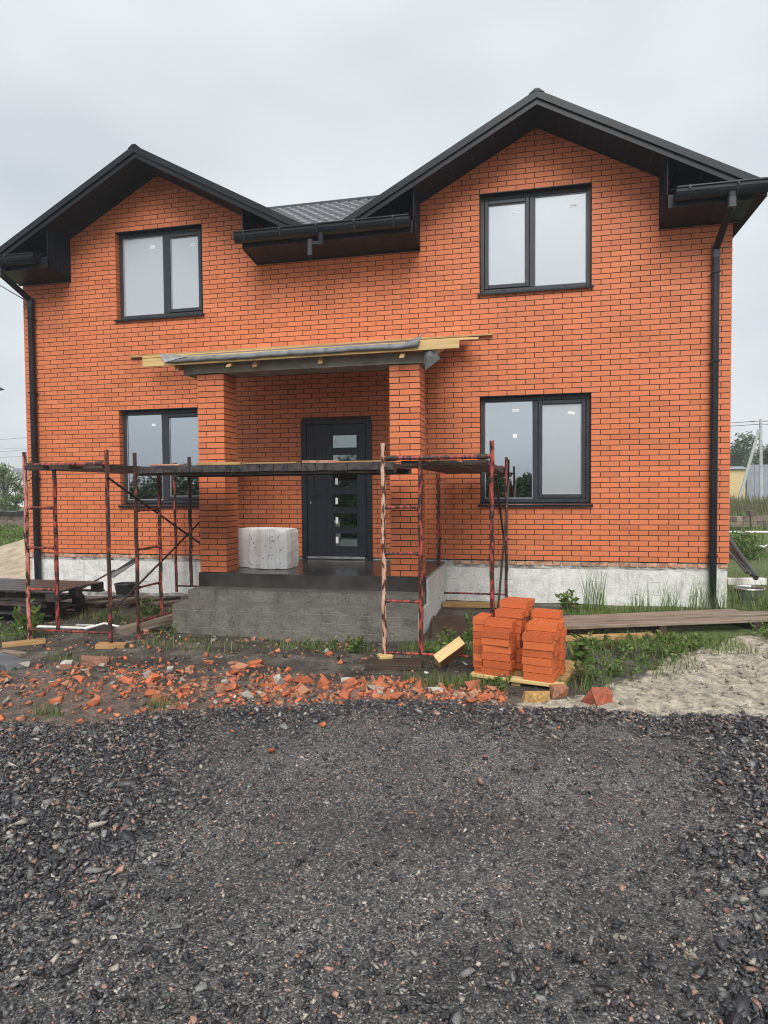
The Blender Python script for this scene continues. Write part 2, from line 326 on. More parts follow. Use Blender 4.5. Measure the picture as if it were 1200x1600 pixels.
def scatter(temps, P, S, Rm, C):
    """join many copies of templates; returns V, T, C"""
    k = rng.integers(0, len(temps), len(P)); Vs, Ts, Cs, off = [], [], [], 0
    for i, (V, T) in enumerate(temps):
        s = np.where(k == i)[0]
        if not len(s): continue
        A = np.einsum('nij,nvj->nvi', Rm[s], V[None]*S[s][:, None, :]) + P[s][:, None, :]
        Vs.append(A.reshape(-1, 3)); Ts.append((T[None]+(np.arange(len(s))*len(V))[:, None, None]).reshape(-1, T.shape[1])+off)
        sh = rng.uniform(.88, 1.12, (len(s), len(T), 1)); Cs.append((C[s][:, None, :]*sh).reshape(-1, 3)); off += len(s)*len(V)
    return np.concatenate(Vs), np.concatenate(Ts), np.concatenate(Cs)

# ------------------------------------------------------------------ ground
EDGE = [(-30, -22), (2, -8.0), (3.5, -6.6), (4.75, -5.76), (5.25, -5.72), (5.61, -5.48), (6.01, -5.26), (6.45, -5.06), (6.91, -4.89), (7.39, -4.70), (7.9, -4.66), (8.49, -4.68), (8.87, -4.65), (9.33, -4.63), (9.77, -4.61), (10.21, -4.58), (12, -4.5), (40, -4.0)]
EX, EY = np.array(EDGE).T
def ss(a, b, x): t = np.clip((x-a)/(b-a), 0, 1); return t*t*(3-2*t)
def vn(x, y, s, seed=0):                     # cheap smooth noise on arrays
    v = 0
    for i, (a, b, c) in enumerate(((1, .3, 0), (-.6, 1.1, 2), (1.7, -.9, 4), (.5, 2.1, 1), (2.6, 1.3, 3))):
        v = v+np.sin(s*(a*x+b*y)*(1+.13*seed)+c+seed*1.7+1.3*np.sin(s*.7*(b*x-a*y)+c))/(1+.5*i)
    return v/3
def gh(x, y):
    x = np.asarray(x, float); y = np.asarray(y, float)
    z = -.14*np.exp(-((x-5.6)/2.2)**2-((y+2.1)/.85)**2) - .10*ss(5, 1, x)*ss(-3.2, -1.2, y)
    near = ss(-14, -9, y)*ss(14, 4, y)*ss(-8, 0, x)*ss(22, 13, x)
    z = z + near*(.012*vn(x, y, 3.1) + .008*vn(x, y, 9, 1))
    san = sandw(x, y)
    z = z + san*(.035*vn(x, y, 5, 2) + .035*np.abs(vn(x, y, 13, 3)) + .016*vn(x, y, 31, 4))
    d = EYat(x)-y
    z = z - .03*np.exp(-(d/.25)**2)*0
    return z
def EYat(x): return np.interp(x, EX, EY)+.05*np.sin(7*x)*0+.04*vn(x, x*0, 4.7, 5)
def sandw(x, y):                             # pale lumpy sand between the gravel and the planks on the right
    back = np.interp(x, [8.3, 8.75, 9.1, 9.5, 10.0, 10.6, 12, 20], [-4.6, -4.45, -4.15, -3.6, -2.7, -1.9, -1.75, -1.6])+.18*vn(x, y, 3.3, 6)+.08*vn(x, y, 9, 7)
    return ss(.12, -.18, y-back)*ss(8.2, 8.7, x)*ss(30, 20, x)
def dustw(x, y):
    d = y-EYat(x); wd = np.interp(x, [2, 4.5, 6.5, 8, 8.6], [2.2, 1.9, .95, .45, .1])
    return ss(1.0, .35, d/wd+.25*vn(x, y, 4, 8))*ss(8.9, 8.2, x)
def axis(lo, hi, step, far, g=1.22):
    a = list(np.arange(lo, hi, step)); s = step; v = hi
    while v < far: a.append(v); s *= g; v += s
    s = step; v = lo-step; b = []
    while v > -far: b.append(v); s *= g; v -= s
    return np.array(b[::-1]+a)
gx = axis(2.2, 12.2, .055, 900); gy = axis(-6.2, .4, .055, 900)
XX, YY = np.meshgrid(gx, gy); ZZ = gh(XX, YY)
def grid_obj(name, X, Y, Z, m, cols=None, keep=None, smooth=True):
    ny, nx = X.shape; V = np.stack([X.ravel(), Y.ravel(), Z.ravel()], 1)
    i = np.arange(ny*nx).reshape(ny, nx); Q = np.stack([i[:-1, :-1].ravel(), i[:-1, 1:].ravel(), i[1:, 1:].ravel(), i[1:, :-1].ravel()], 1)
    if keep is not None: Q = Q[keep[Q].all(1)]
    me = bpy.data.meshes.new(name); me.vertices.add(len(V)); me.vertices.foreach_set('co', V.astype(np.float32).ravel())
    me.loops.add(Q.size); me.loops.foreach_set('vertex_index', Q.astype(np.int32).ravel()); me.polygons.add(len(Q))
    me.polygons.foreach_set('loop_start', np.arange(0, Q.size, 4, dtype=np.int32)); me.polygons.foreach_set('loop_total', np.full(len(Q), 4, np.int32)); me.update(calc_edges=True)
    if smooth: me.polygons.foreach_set('use_smooth', np.ones(len(Q), bool))
    if cols is not None:
        ca = me.color_attributes.new('zone', 'FLOAT_COLOR', 'POINT'); c = np.ones((len(V), 4), np.float32); c[:, :3] = cols; ca.data.foreach_set('color', c.ravel())
    me.materials.append(m); o = bpy.data.objects.new(name, me); col.objects.link(o); return o
def ground_material():
    m, t, b = newmat('yard_ground'); n = t.nodes; l = t.links.new
    z = n.new('ShaderNodeVertexColor'); z.layer_name = 'zone'; sp = n.new('ShaderNodeSeparateColor'); l(z.outputs[0], sp.inputs[0])
    ge = n.new('ShaderNodeNewGeometry')
    def nse(s, d=8, r=.6):
        q = n.new('ShaderNodeTexNoise'); q.inputs['Scale'].default_value = s; q.inputs['Detail'].default_value = d; q.inputs['Roughness'].default_value = r; l(ge.outputs['Position'], q.inputs['Vector']); return q.outputs['Fac']
    def ramp(f, *st):
        r = n.new('ShaderNodeValToRGB'); e = r.color_ramp.elements
        for k, (p, c) in enumerate(st):
            if k > 1: e.new(p)
        for k, (p, c) in enumerate(sorted(st)): e[k].position = p; e[k].color = (*c, 1)
        l(f, r.inputs[0]); return r.outputs[0]
    a, f, big = nse(2.3), nse(38), nse(9)
    mud = ramp(a, (.3, (.028, .024, .020)), (.5, (.070, .060, .049)), (.68, (.17, .15, .125)))
    sand = ramp(big, (.28, (.09, .082, .07)), (.40, (.27, .245, .20)), (.58, (.50, .445, .345)), (.75, (.60, .55, .45)))
    dust = ramp(big, (.3, (.045, .038, .033)), (.5, (.125, .095, .078)), (.7, (.24, .165, .13)))
    green = ramp(big, (.3, (.045, .06, .022)), (.5, (.10, .135, .045)), (.7, (.19, .20, .085)))
    def mix(fac, A, B):
        q = n.new('ShaderNodeMix'); q.data_type = 'RGBA'; l(fac, q.inputs[0]); l(A, q.inputs[6]); l(B, q.inputs[7]); return q.outputs[2]
    def sharp(v):
        ad = n.new('ShaderNodeMath'); ad.operation = 'ADD'; l(v, ad.inputs[0]); l(big, ad.inputs[1])
        mr = n.new('ShaderNodeMapRange'); mr.inputs[1].default_value = .8; mr.inputs[2].default_value = 1.15; l(ad.outputs[0], mr.inputs[0]); return mr.outputs[0]
    c = mix(sharp(sp.outputs[2]), mud, green); c = mix(sharp(sp.outputs[1]), c, dust); c = mix(sharp(sp.outputs[0]), c, sand)
    fv = n.new('ShaderNodeMapRange'); fv.inputs[1].default_value = .3; fv.inputs[2].default_value = .7; fv.inputs[3].default_value = .7; fv.inputs[4].default_value = 1.3; l(f, fv.inputs[0])
    h = n.new('ShaderNodeHueSaturation'); l(fv.outputs[0], h.inputs['Value']); l(c, h.inputs['Color']); l(h.outputs[0], b.inputs['Base Color'])
    rr = n.new('ShaderNodeMapRange'); rr.inputs[3].default_value = .45; rr.inputs[4].default_value = .95; l(a, rr.inputs[0]); l(rr.outputs[0], b.inputs['Roughness']); b.inputs['Specular IOR Level'].default_value = .35
    ad = n.new('ShaderNodeMath'); ad.operation = 'ADD'; l(f, ad.inputs[0]); l(big, ad.inputs[1])
    bp = n.new('ShaderNodeBump'); bp.inputs['Strength'].default_value = .9; bp.inputs['Distance'].default_value = .035; l(ad.outputs[0], bp.inputs['Height']); l(bp.outputs[0], b.inputs['Normal'])
    return m
sw = sandw(XX, YY); dw = dustw(XX, YY)
gw = np.clip(ss(1.5, 5, YY)+ss(12.2, 14, XX)*ss(-1.2, -.4, YY)+.75*ss(8.7, 9.4, XX)*ss(-2.8, -2.2, YY)*(1-sw)+ss(1.0, -3, XX)*ss(-1, 2, YY)+ss(40, 60, np.hypot(XX-8, YY+5)), 0, 1)
tag(grid_obj('ground', XX, YY, ZZ, ground_material(), np.stack([sw.ravel(), dw.ravel(), gw.ravel()], 1)), 'muddy building yard with sand and brick dust', kind='structure')

# gravel drive: packed grit sheet and loose crushed stone
def coarse(x, y):
    """how coarse the stone lies: loose lumps left and along the far side, rolled grit in the middle"""
    l = ss(7.0, 6.0, x+.22*(y+6.5)+.35*vn(x, y, 2.2, 2)); r = ss(9.15, 9.9, x-.25*(y+6)+.25*vn(x, y, 2.4, 3)); f = .75*ss(.75, .25, EYat(x)-y+.2*vn(x, y, 3, 4)); n = .30*ss(-7.1, -7.8, y+.3*vn(x, y, 2, 1))
    return np.clip(np.maximum.reduce([l, r, f, n]), 0, 1)
hx = axis(3.5, 12.5, .07, 60, 1.3); hy = np.concatenate([[-12, -11.6, -11.2, -10.8, -10.4], np.arange(-10, -4.2, .07)])
HX, HY = np.meshgrid(hx, hy)
def dh(x, y):
    d = EYat(x)-y
    return gh(x, y)+np.clip(d*.14-.012, -.06, .022)+.012*vn(x, y, 2.1, 9)*ss(.1, .6, d)+.010*coarse(x, y)*ss(.2, .6, d)
def grit_material():
    m, t, b = newmat('rolled_grit'); n = t.nodes; l = t.links.new
    ge = n.new('ShaderNodeNewGeometry'); vo = n.new('ShaderNodeTexVoronoi'); vo.inputs['Scale'].default_value = 140; l(ge.outputs['Position'], vo.inputs['Vector'])
    v2 = n.new('ShaderNodeTexVoronoi'); v2.inputs['Scale'].default_value = 75; l(ge.outputs['Position'], v2.inputs['Vector'])
    q = n.new('ShaderNodeTexNoise'); q.inputs['Scale'].default_value = 1.4; q.inputs['Detail'].default_value = 6; l(ge.outputs['Position'], q.inputs['Vector'])
    sp = n.new('ShaderNodeSeparateColor'); l(vo.outputs['Color'], sp.inputs[0])
    r = n.new('ShaderNodeValToRGB'); e = r.color_ramp.elements; e[0].color = (.042, .041, .040, 1); e[1].color = (.42, .39, .36, 1); e[1].position = 1
    for p, c in ((.5, (.082, .081, .081)), (.8, (.14, .137, .133)), (.93, (.22, .20, .185))): k = e.new(p); k.color = (*c, 1)
    l(sp.outputs[0], r.inputs[0])
    mr = n.new('ShaderNodeMapRange'); mr.inputs[1].default_value = .3; mr.inputs[2].default_value = .7; mr.inputs[3].default_value = .65; mr.inputs[4].default_value = 1.35; l(q.outputs['Fac'], mr.inputs[0])
    h = n.new('ShaderNodeHueSaturation'); l(r.outputs[0], h.inputs['Color']); l(mr.outputs[0], h.inputs['Value']); l(h.outputs[0], b.inputs['Base Color'])
    b.inputs['Roughness'].default_value = .55; b.inputs['Specular IOR Level'].default_value = .4
    ad = n.new('ShaderNodeMath'); ad.operation = 'ADD'; l(vo.outputs['Distance'], ad.inputs[0]); l(v2.outputs['Distance'], ad.inputs[1])
    bp = n.new('ShaderNodeBump'); bp.inputs['Strength'].default_value = .9; bp.inputs['Distance'].default_value = .006; bp.invert = True; l(ad.outputs[0], bp.inputs['Height']); l(bp.outputs[0], b.inputs['Normal'])
    return m
keep = ((EYat(HX)-HY) > -.22).ravel()
tag(grid_obj('gravel_drive', HX, HY, dh(HX, HY), grit_material(), keep=keep), 'dark crushed stone drive in front of the house', kind='structure')
def stone_cols(n):
    u = rng.random(n); c = np.full((n, 3), .033); c += rng.uniform(-.017, .032, (n, 1)); c[:, 2] += .005
    a = u > .68; c[a] = rng.uniform(.10, .22, (a.sum(), 1))*np.array([1, .99, .97]); a = u > .89; c[a] = rng.uniform(.6, 1.25, (a.sum(), 1))*np.array([.31, .18, .135]); a = u > .96; c[a] = rng.uniform(.6, 1.1, (a.sum(), 1))*np.array([.40, .36, .31]); return c
def drive_points(n, wfun, x0=1.6, x1=13.2, y0=-8.9, y1=-4.3):
    x = rng.uniform(x0, x1, n); y = rng.uniform(y0, y1, n)
    k = rng.random(n) < wfun(x, y)*(EYat(x)-y > rng.uniform(-.06, .05, n))
    # only where the camera, or one standing a step aside, can see
    dx, dy = x-CAM.x, y-CAM.y; fw = dx*F_.x+dy*F_.y; rt = dx*R_.x+dy*R_.y
    k &= (np.abs(rt) < .585*fw+1.7) & (fw > 1.4); return x[k], y[k]
st_big = [hull(i, 6+i % 3, (1, .8, .6), .17) for i in range(18)]; st_chip = [hull(60+i, 5+i % 2, (1, .8, .6), .2) for i in range(12)]
Vs, Ts, Cs, off = [], [], [], 0
for n, temps, wf, s0, s1, sink in (
        (290000, st_chip, lambda x, y: .70-.35*coarse(x, y), .005, .012, .28),
        (90000, st_chip, lambda x, y: .22+.6*coarse(x, y), .009, .018, .3),
        (140000, st_big, lambda x, y: .022+.95*coarse(x, y)**1.3, .012, .025, .3),
        (10300, st_big, lambda x, y: .008+.75*coarse(x, y)**1.6, .024, .047, .22)):
    x, y = drive_points(n, wf); k = len(x); s = s0+(s1-s0)*rng.random(k)**2
    P = np.stack([x, y, dh(x, y)+s*sink+.008*rng.random(k)*coarse(x, y)], 1); kc = stone_cols(k); kc = kc*(1.45-.45*coarse(x, y))[:, None] if s1 < .02 else kc; S = np.stack([s*rng.uniform(.9, 1.5, k), s, s*rng.uniform(.45, .8, k)], 1)
    V, T, C = scatter(temps, P, S, rots(rng.normal(0, .42, k), rng.normal(0, .42, k), rng.uniform(0, 6.28, k)), kc)
    Vs.append(V); Ts.append(T+off); Cs.append(C); off += len(V)
tag(np_mesh('gravel', np.concatenate(Vs), np.concatenate(Ts), np.concatenate(Cs), M['stone']), 'loose dark crushed stones lying on the drive', 'gravel', kind='stuff')

# ------------------------------------------------------------------ house
MX, MZ = .26, .075
house = thing('house', 'two storey orange brick house with two dark gables and anthracite windows', 'house', (0, 0, 0))
AP, SL = 6.79, .535                           # height of soffit at the ridge on the wall, roof slope
def soffit(x): return AP-SL*(abs(x-2.6) if x < 5.6 else abs(x-8.6))
OPEN = [(7, 13, 11, 32), (7, 13, 52, 71), (30, 36, 11, 32), (30, 36, 52, 71)]
DOOR = (5.035, 6.14, 2.74)
def clip(poly, a, b, c):                      # keep a*x + b*z <= c
    out = []
    for i in range(len(poly)):
        p, q = poly[i], poly[(i+1) % len(poly)]; dp, dq = a*p[0]+b*p[1]-c, a*q[0]+b*q[1]-c
        if dp <= 0: out.append(p)
        if (dp < 0 < dq) or (dq < 0 < dp): t = dp/(dp-dq); out.append((p[0]+(q[0]-p[0])*t, p[1]+(q[1]-p[1])*t))
    return out
pieces = []
for k in range(0, 84):
    z0 = ZB+k*MZ+.0055; z1 = z0+.0645; i = -1 if k % 2 == 0 else 0
    while i < 44:
        a = i if k % 2 else i+.5
        x0, x1 = max(0, a*MX), min(11.17, (a+1)*MX-.0115)
        segs = [(x0, x1)] if x1-x0 > .02 else []
        for o0, o1, c0, c1 in OPEN:
            if c0 <= k < c1:
                segs = [s for p, q in segs for s in ((p, min(q, o0*MX-.01)), (max(p, o1*MX), q)) if s[1]-s[0] > .02]
        if z0 < DOOR[2]: segs = [s for p, q in segs for s in ((p, min(q, DOOR[0])), (max(p, DOOR[1]), q)) if s[1]-s[0] > .02]
        for p, q in segs:
            poly = [(p, z0), (q, z0), (q, z1), (p, z1)]
            if q <= .96 or p >= 10.24 or (p >= 4.30 and q <= 6.94): poly = clip(poly, 0, 1, 5.28)
            else:
                cx = 2.6 if p < 5.6 else 8.6
                poly = clip(poly, SL, 1, AP+.05+SL*cx); poly = clip(poly, -SL, 1, AP+.05-SL*cx) if poly else poly
            if len(poly) >= 3: pieces.append(poly)
        i += 1
def shown(poly):
    x0, z0 = poly[0]; xs = [p[0] for p in poly]; zs = [p[1] for p in poly]
    a = proj((min(xs), 0, min(zs))); b = proj((max(xs), 0, max(zs)))
    if len(poly) != 4 or (4.1 < min(xs) < 7.5 and z0 < 3.5) or max(zs) > 5.25 or 10.85 < max(xs) < 11.1: return 0
    return (b[0]-a[0])*(a[1]-b[1])
order = sorted(range(len(pieces)), key=lambda i: -shown(pieces[i])); single = set(order[:300])
wallm = MB(); shared = {}
for i, poly in enumerate(pieces):
    dy = random.uniform(-.0015, .0015)
    if i in single:
        x0, z0 = poly[0]; key = tuple(round(v, 3) for p in poly for v in (p[0]-x0, p[1]-z0))
        if key not in shared: shared[key] = MB().prism([(p[0]-x0, p[1]-z0) for p in poly], 0, .115).mesh('brick', M['brick'])
        inst('brick', shared[key], (x0, dy, z0), parent=house)
    else: t = random.random(); wallm.prism(poly, dy, dy+.115, 0, (t, t, t))
tag(wallm.build('brickwork', M['brick'], house), 'orange facing brickwork of the front wall', kind='stuff')
# body behind the facing: dark mortar bed with the same openings
mb = MB(); g = .007
def wall_rect(x0, x1, z0, z1): mb.box((x0, g, z0), (x1, .26, z1))
cols_x = [(0+g, 7*MX-.01-g), (7*MX-.01-g, 13*MX+g), (13*MX+g, DOOR[0]-g), (DOOR[0]-g, DOOR[1]+g), (DOOR[1]+g, 30*MX-.01-g), (30*MX-.01-g, 36*MX+g), (36*MX+g, 11.17-g)]
zz = lambda c: ZB+c*MZ
for j, (a, b) in enumerate(cols_x):
    if j in (1, 5):
        wall_rect(a, b, ZB, zz(11)-g); wall_rect(a, b, zz(32)+g, zz(52)-g); wall_rect(a, b, zz(71)+g, 5.963)
    elif j == 3: wall_rect(a, b, DOOR[2]+g, 5.2)
    else: wall_rect(a, b, ZB, 5.2)
for c in (2.6, 8.6):
    w0, w1 = (.967, 4.313) if c < 5 else (6.927, 10.233)
    wl, wr = (7*MX-.01-g, 13*MX+g) if c < 5 else (30*MX-.01-g, 36*MX+g)
    mb.prism([(w0, 5.2), (wl, 5.2), (wl, soffit(wl)+.02), (w0, soffit(w0)+.02)], g, .26)
    mb.prism([(wr, 5.2), (w1, 5.2), (w1, soffit(w1)+.02), (wr, soffit(wr)+.02)], g, .26)
    mb.prism([(wl, 5.963), (wr, 5.963), (wr, soffit(wr)+.02), (c, AP+.02), (wl, soffit(wl)+.02)], g, .26)
mb.build('mortar_bed', M['mortar'], house)
MB().box((.01, .262, -.3), (11.16, 6.6, 5.25)).build('wall', M['brick'], house)
# lintels: dark steel angle over each opening
for o0, o1, c0, c1 in OPEN: MB().box((o0*MX-.008, .004, zz(c1)-.006), (o1*MX-.002, .2, zz(c1)+.004)).build('lintel', M['black'], house)
# plinth, mortar ledge and the course of rough brick between
bm = rough_box((.03, .012, -.5), (11.15, .24, ZB-.115), .12, .012, 3)
bm_obj(bm, 'plinth', M['plinth'], house)
bm = rough_box((.0, -.015, -.5), (4.2, .2, -.02), .1, .02, 5); bm_obj(bm, 'footing', M['mortarbed'], house)
bm = rough_box((.02, .02, ZB-.12), (11.15, .24, ZB-.012), .06, .012, 4, 9); bm_obj(bm, 'mortar_ledge', M['mortarbed'], house)
for i in range(86):
    x = .03+i*.1295
    if 4.15 < x < 7.3: continue
    t, w_ = random.uniform(-.01, .006), random.uniform(.108, .122)
    b = MB().box((0, 0, 0), (w_, .1, .062)); b.v = [(v[0]+random.uniform(-.006, .006), v[1]+random.uniform(-.005, .005), v[2]+random.uniform(-.006, .004)) for v in b.v]
    b.build('rough_brick', M['roughbrick'], house, bevel=.008, loc=(x, .012+t, ZB-.074))

def window(o0, o1, c0, c1, mull, openable, stick, kinds):
    """o0..o1 bricks, c0..c1 courses; mull = x of the mullion, openable = 0 left or 1 right sash"""
    x0, x1, z0, z1 = o0*MX-.006, o1*MX-.004, zz(c0)-.004, zz(c1)-.008; y0 = .105
    f = .062; wd = MB()
    wd.box((x0, y0, z0+.02), (x0+f, y0+.07, z1)); wd.box((x1-f, y0, z0+.02), (x1, y0+.07, z1)); wd.box((x0+f, y0, z1-f), (x1-f, y0+.07, z1)); wd.box((x0+f, y0, z0+.02), (x1-f, y0+.07, z0+.02+f))
    wo_ = wd.build('window', M['frame'], house, bevel=.006)
    m0, m1 = mull-.038, mull+.038
    MB().box((m0, y0+.003, z0+.02+f), (m1, y0+.067, z1-f)).build('mullion', M['frame'], wo_, bevel=.005)
    for k, (a, b) in enumerate(((x0+f, m0), (m1, x1-f))):
        p0, p1, q0, q1 = a, b, z0+.02+f, z1-f
        if k == openable:
            s = .058; sb = MB(); yy = y0-.012
            sb.box((a+.004, yy, q0), (a+s, yy+.06, q1)); sb.box((b-s, yy, q0), (b-.004, yy+.06, q1)); sb.box((a+s, yy, q1-s), (b-s, yy+.06, q1-.003)); sb.box((a+s, yy, q0+.003), (b-s, yy+.06, q0+s))
            sb.build('sash', M['frame'], wo_, bevel=.006); p0, p1, q0, q1 = a+s, b-s, q0+s, q1-s
        bead = MB(); e = .01
        bead.box((p0, y0+.012, q0), (p0+e, y0+.03, q1)); bead.box((p1-e, y0+.012, q0), (p1, y0+.03, q1)); bead.box((p0+e, y0+.012, q1-e), (p1-e, y0+.03, q1)); bead.box((p0+e, y0+.012, q0), (p1-e, y0+.03, q0+e))
        bead.build('glazing_bead', M['print'], wo_)
        MB().box((p0+.002, y0+.026, q0+.002), (p1-.002, y0+.046, q1-.002)).build('pane', M[kinds[k]], wo_)
        for (px_, py_, w_, h_, tilt) in [s[1:] for s in stick if s[0] == k]:
            c = at(px_, py_, y0+.024); mt = Matrix.Translation(c) @ Matrix.Rotation(tilt, 4, 'Y')
            sb = MB().box((-w_/2, 0, -h_/2), (w_/2, .002, h_/2), 0, None, mt)
            for q in range(3): sb.box((-w_*.36+q*w_*.24, -.0006, -h_*.12), (-w_*.36+q*w_*.24+w_*.16, .0004, h_*.02), 1, None, mt)
            sb.build('sticker', [M['sticker'], M['print']], wo_)
    sl = MB().extr([(x0-.03, -.045, z0-.012), (x0-.03, -.045, z0-.036), (x0-.03, -.039, z0-.036), (x0-.03, -.039, z0-.016), (x0-.03, .115, z0+.012), (x0-.03, .115, z0+.018)], (x1-x0+.06, 0, 0))
    sl.build('sill', M['black'], wo_)
    for px_ in (x0+.35, x1-.35): MB().box((px_-.02, y0-.004, z0+.045), (px_+.02, y0, z0+.058)).build('drain_cap', M['black'], wo_)
    return wo_
X_ = lambda px_, py_, Y=.11: at(px_, py_, Y).x
window(7, 13, 11, 32, X_(256.5, 700), 1, [(0, 240, 664, .065, .038, .05)], ('glass', 'glass'))
window(7, 13, 52, 71, X_(258.5, 430), 1, [(0, 238, 386, .085, .05, .03), (1, 301, 382, .085, .045, .03)], ('meshglass', 'meshglass'))
window(30, 36, 11, 32, X_(836.5, 700), 1, [(0, 806, 641, .1, .036, .0), (0, 804.5, 681, .06, .058, .0), (1, 892.5, 645, .1, .04, .22)], ('glass', 'meshglass'))
window(30, 36, 52, 71, X_(831.5, 380), 0, [(0, 804, 333, .105, .045, -.03), (1, 896, 321, .11, .045, -.03)], ('meshglass', 'meshglass'))

# front door
dr = MB(); dx0, dx1, dzt, dzb = 5.02, 6.155, 2.757, .59
dr.box((dx0, -.035, dzb), (dx0+.085, .1, dzt)); dr.box((dx1-.085, -.035, dzb), (dx1, .1, dzt)); dr.box((dx0+.085, -.033, dzt-.075), (dx1-.085, .1, dzt-.002))
door = dr.build('door', M['door'], house, bevel=.006)
lx0, lx1, lz0, lz1 = dx0+.095, dx1-.095, dzb+.05, dzt-.082
PN = [(650+y0/6.4-10, 650+y1/6.4-10) for y0, y1 in ((248, 388), (445, 585), (640, 785), (836, 984), (1030, 1178), (1230, 1374))]
gx0, gx1 = at(450+445/6.4, 760, -.01).x, at(450+698/6.4, 760, -.01).x
rows = [(at(540, 640+(b-640)*1.0, -.01).z, at(540, 640+(a-640)*1.0, -.01).z) for a, b in PN]
lf = MB(); yl = -.012
lf.box((lx0, yl, lz0), (gx0, .05, lz1)); lf.box((gx1, yl, lz0), (lx1, .05, lz1))
zs = [lz1]+[v for r in rows for v in (r[1], r[0])]+[lz0]
for i in range(0, len(zs), 2): lf.box((gx0, yl, zs[i+1]), (gx1, .05, zs[i]))
leaf = lf.build('door_leaf', M['door'], door)
MB().box((dx0+.09, -.004, dzb+.045), (dx1-.09, .08, dzt-.08)).build('rebate', M['blackplastic'], door)
fx = MB()                                     # mitred outer frame of the leaf, raised round the recessed left panel
rx0, rx1 = at(450+268/6.4, 760, -.01).x, at(450+395/6.4, 760, -.01).x; rz1, rz0 = rows[0][1], rows[-1][0]
for a, b, c, d in ((lx0, rx0, lz0, lz1), (rx1, gx0-.004, lz0, lz1), (rx0, rx1, rz1, lz1), (rx0, rx1, lz0, rz0), (gx1+.004, lx1, lz0, lz1)): fx.box((a, yl-.012, c), (b, yl+.004, d))
fx.build('leaf_frame', M['door'], door, bevel=.004)
for i, (a, b) in enumerate(rows):
    fr = MB(); e = .012
    fr.box((gx0, yl-.008, a), (gx0+e, yl+.01, b)); fr.box((gx1-e, yl-.008, a), (gx1, yl+.01, b)); fr.box((gx0+e, yl-.008, b-e), (gx1-e, yl+.01, b)); fr.box((gx0+e, yl-.008, a), (gx1-e, yl+.01, a+e))
    p = MB().box((gx0+e, yl+.006, a+e), (gx1-e, yl+.02, b-e)).build('pane', M['doorglass'], door)
    fr.build('glazing_bead', M['door'], p)
    MB().box((gx0+.045, yl+.003, (a+b)/2-.055), (gx0+.085, yl+.0055, (a+b)/2+.045)).build('sticker', M['sticker'], p)
h = MB().box((lx0+.045, yl-.02, 1.42), (lx0+.075, yl-.011, 1.66)).tube([(lx0+.06, yl-.012, 1.60), (lx0+.06, yl-.06, 1.60), (lx0+.20, yl-.06, 1.60)], .009)
h.build('handle', M['blackplastic'], door); MB().box((lx0+.05, yl-.026, 1.455), (lx0+.07, yl-.02, 1.49)).build('lock', M['steel'], door)
for z in (2.42, .82): MB().box((lx1-.05, yl-.035, z), (lx1+.012, yl-.012, z+.03)).tube([(lx1+.012, yl-.026, z-.05), (lx1+.012, yl-.026, z+.04)], .011).build('hinge', M['blackplastic'], door)
MB().box((lx0, -.045, dzb+.012), (lx1-.02, .02, dzb+.045)).build('threshold', M['steel'], door)

# roofs: each gable a slab with soffit, verge boards and ridge cap, the main tiled roof behind
VY, TH = -.58, .15
for c in (2.6, 8.6):
    lo = (-.20, 5.36) if c < 5 else (5.84, 11.40)
    s = MB(); cover = MB()
    for e in lo:
        z0, ze = AP, AP-SL*abs(e-c)
        s.extr([(c, VY, z0), (e, VY, ze), (e, VY, ze+TH-.02), (c, VY, z0+TH-.02)], (0, 2.85, 0))
        cover.extr([(c, VY-.03, z0+TH-.018), (e, VY-.03, ze+TH-.018), (e, VY-.03, ze+TH), (c, VY-.03, z0+TH)], (0, 2.85, 0))
    s.build('gable_roof', M['soffit'], house); cover.build('roof_sheet', M['rooftile'], house)
    for e in lo:                               # verge board, upper trim and the panel joints of the soffit
        ze = AP-SL*abs(e-c); v = MB()
        v.extr([(c, VY-.022, AP-.008), (e, VY-.022, ze-.008), (e, VY-.022, ze+.075), (c, VY-.022, AP+.075)], (0, .02, 0))
        v.build('verge_board', M['black'], house)
        v = MB(); v.extr([(c, VY-.05, AP+.07), (e, VY-.05, ze+.07), (e, VY-.05, ze+TH+.012), (c, VY-.05, AP+TH+.012)], (0, .045, 0))
        v.extr([(c, VY-.048, AP+TH+.0121), (e, VY-.048, ze+TH+.0121), (e, VY-.048, ze+TH+.022), (c, VY-.048, AP+TH+.022)], (0, .17, 0))
        v.build('verge_trim', M['black'], house)
        n = int(abs(e-c)/.30)
        for k in range(1, n+1):
            x = c+(e-c)*k/(n+.5); z = AP-SL*abs(x-c); d = .012*(1 if e > c else -1)
            MB().extr([(x, VY+.01, z-.004), (x+d, VY+.01, z-SL*.012-.004), (x+d, VY+.01, z-SL*.012+.006), (x, VY+.01, z+.006)], (0, .545, 0)).build('soffit_joint', M['black'], house)
    rc = MB(); zt = AP+TH+.02
    rc.extr([(c-.10, VY-.056, zt-.045), (c-.03, VY-.056, zt+.012), (c+.03, VY-.056, zt+.012), (c+.10, VY-.056, zt-.045), (c, VY-.056, zt-.02)], (0, 2.85, 0)); rc.build('ridge_cap', M['black'], house)
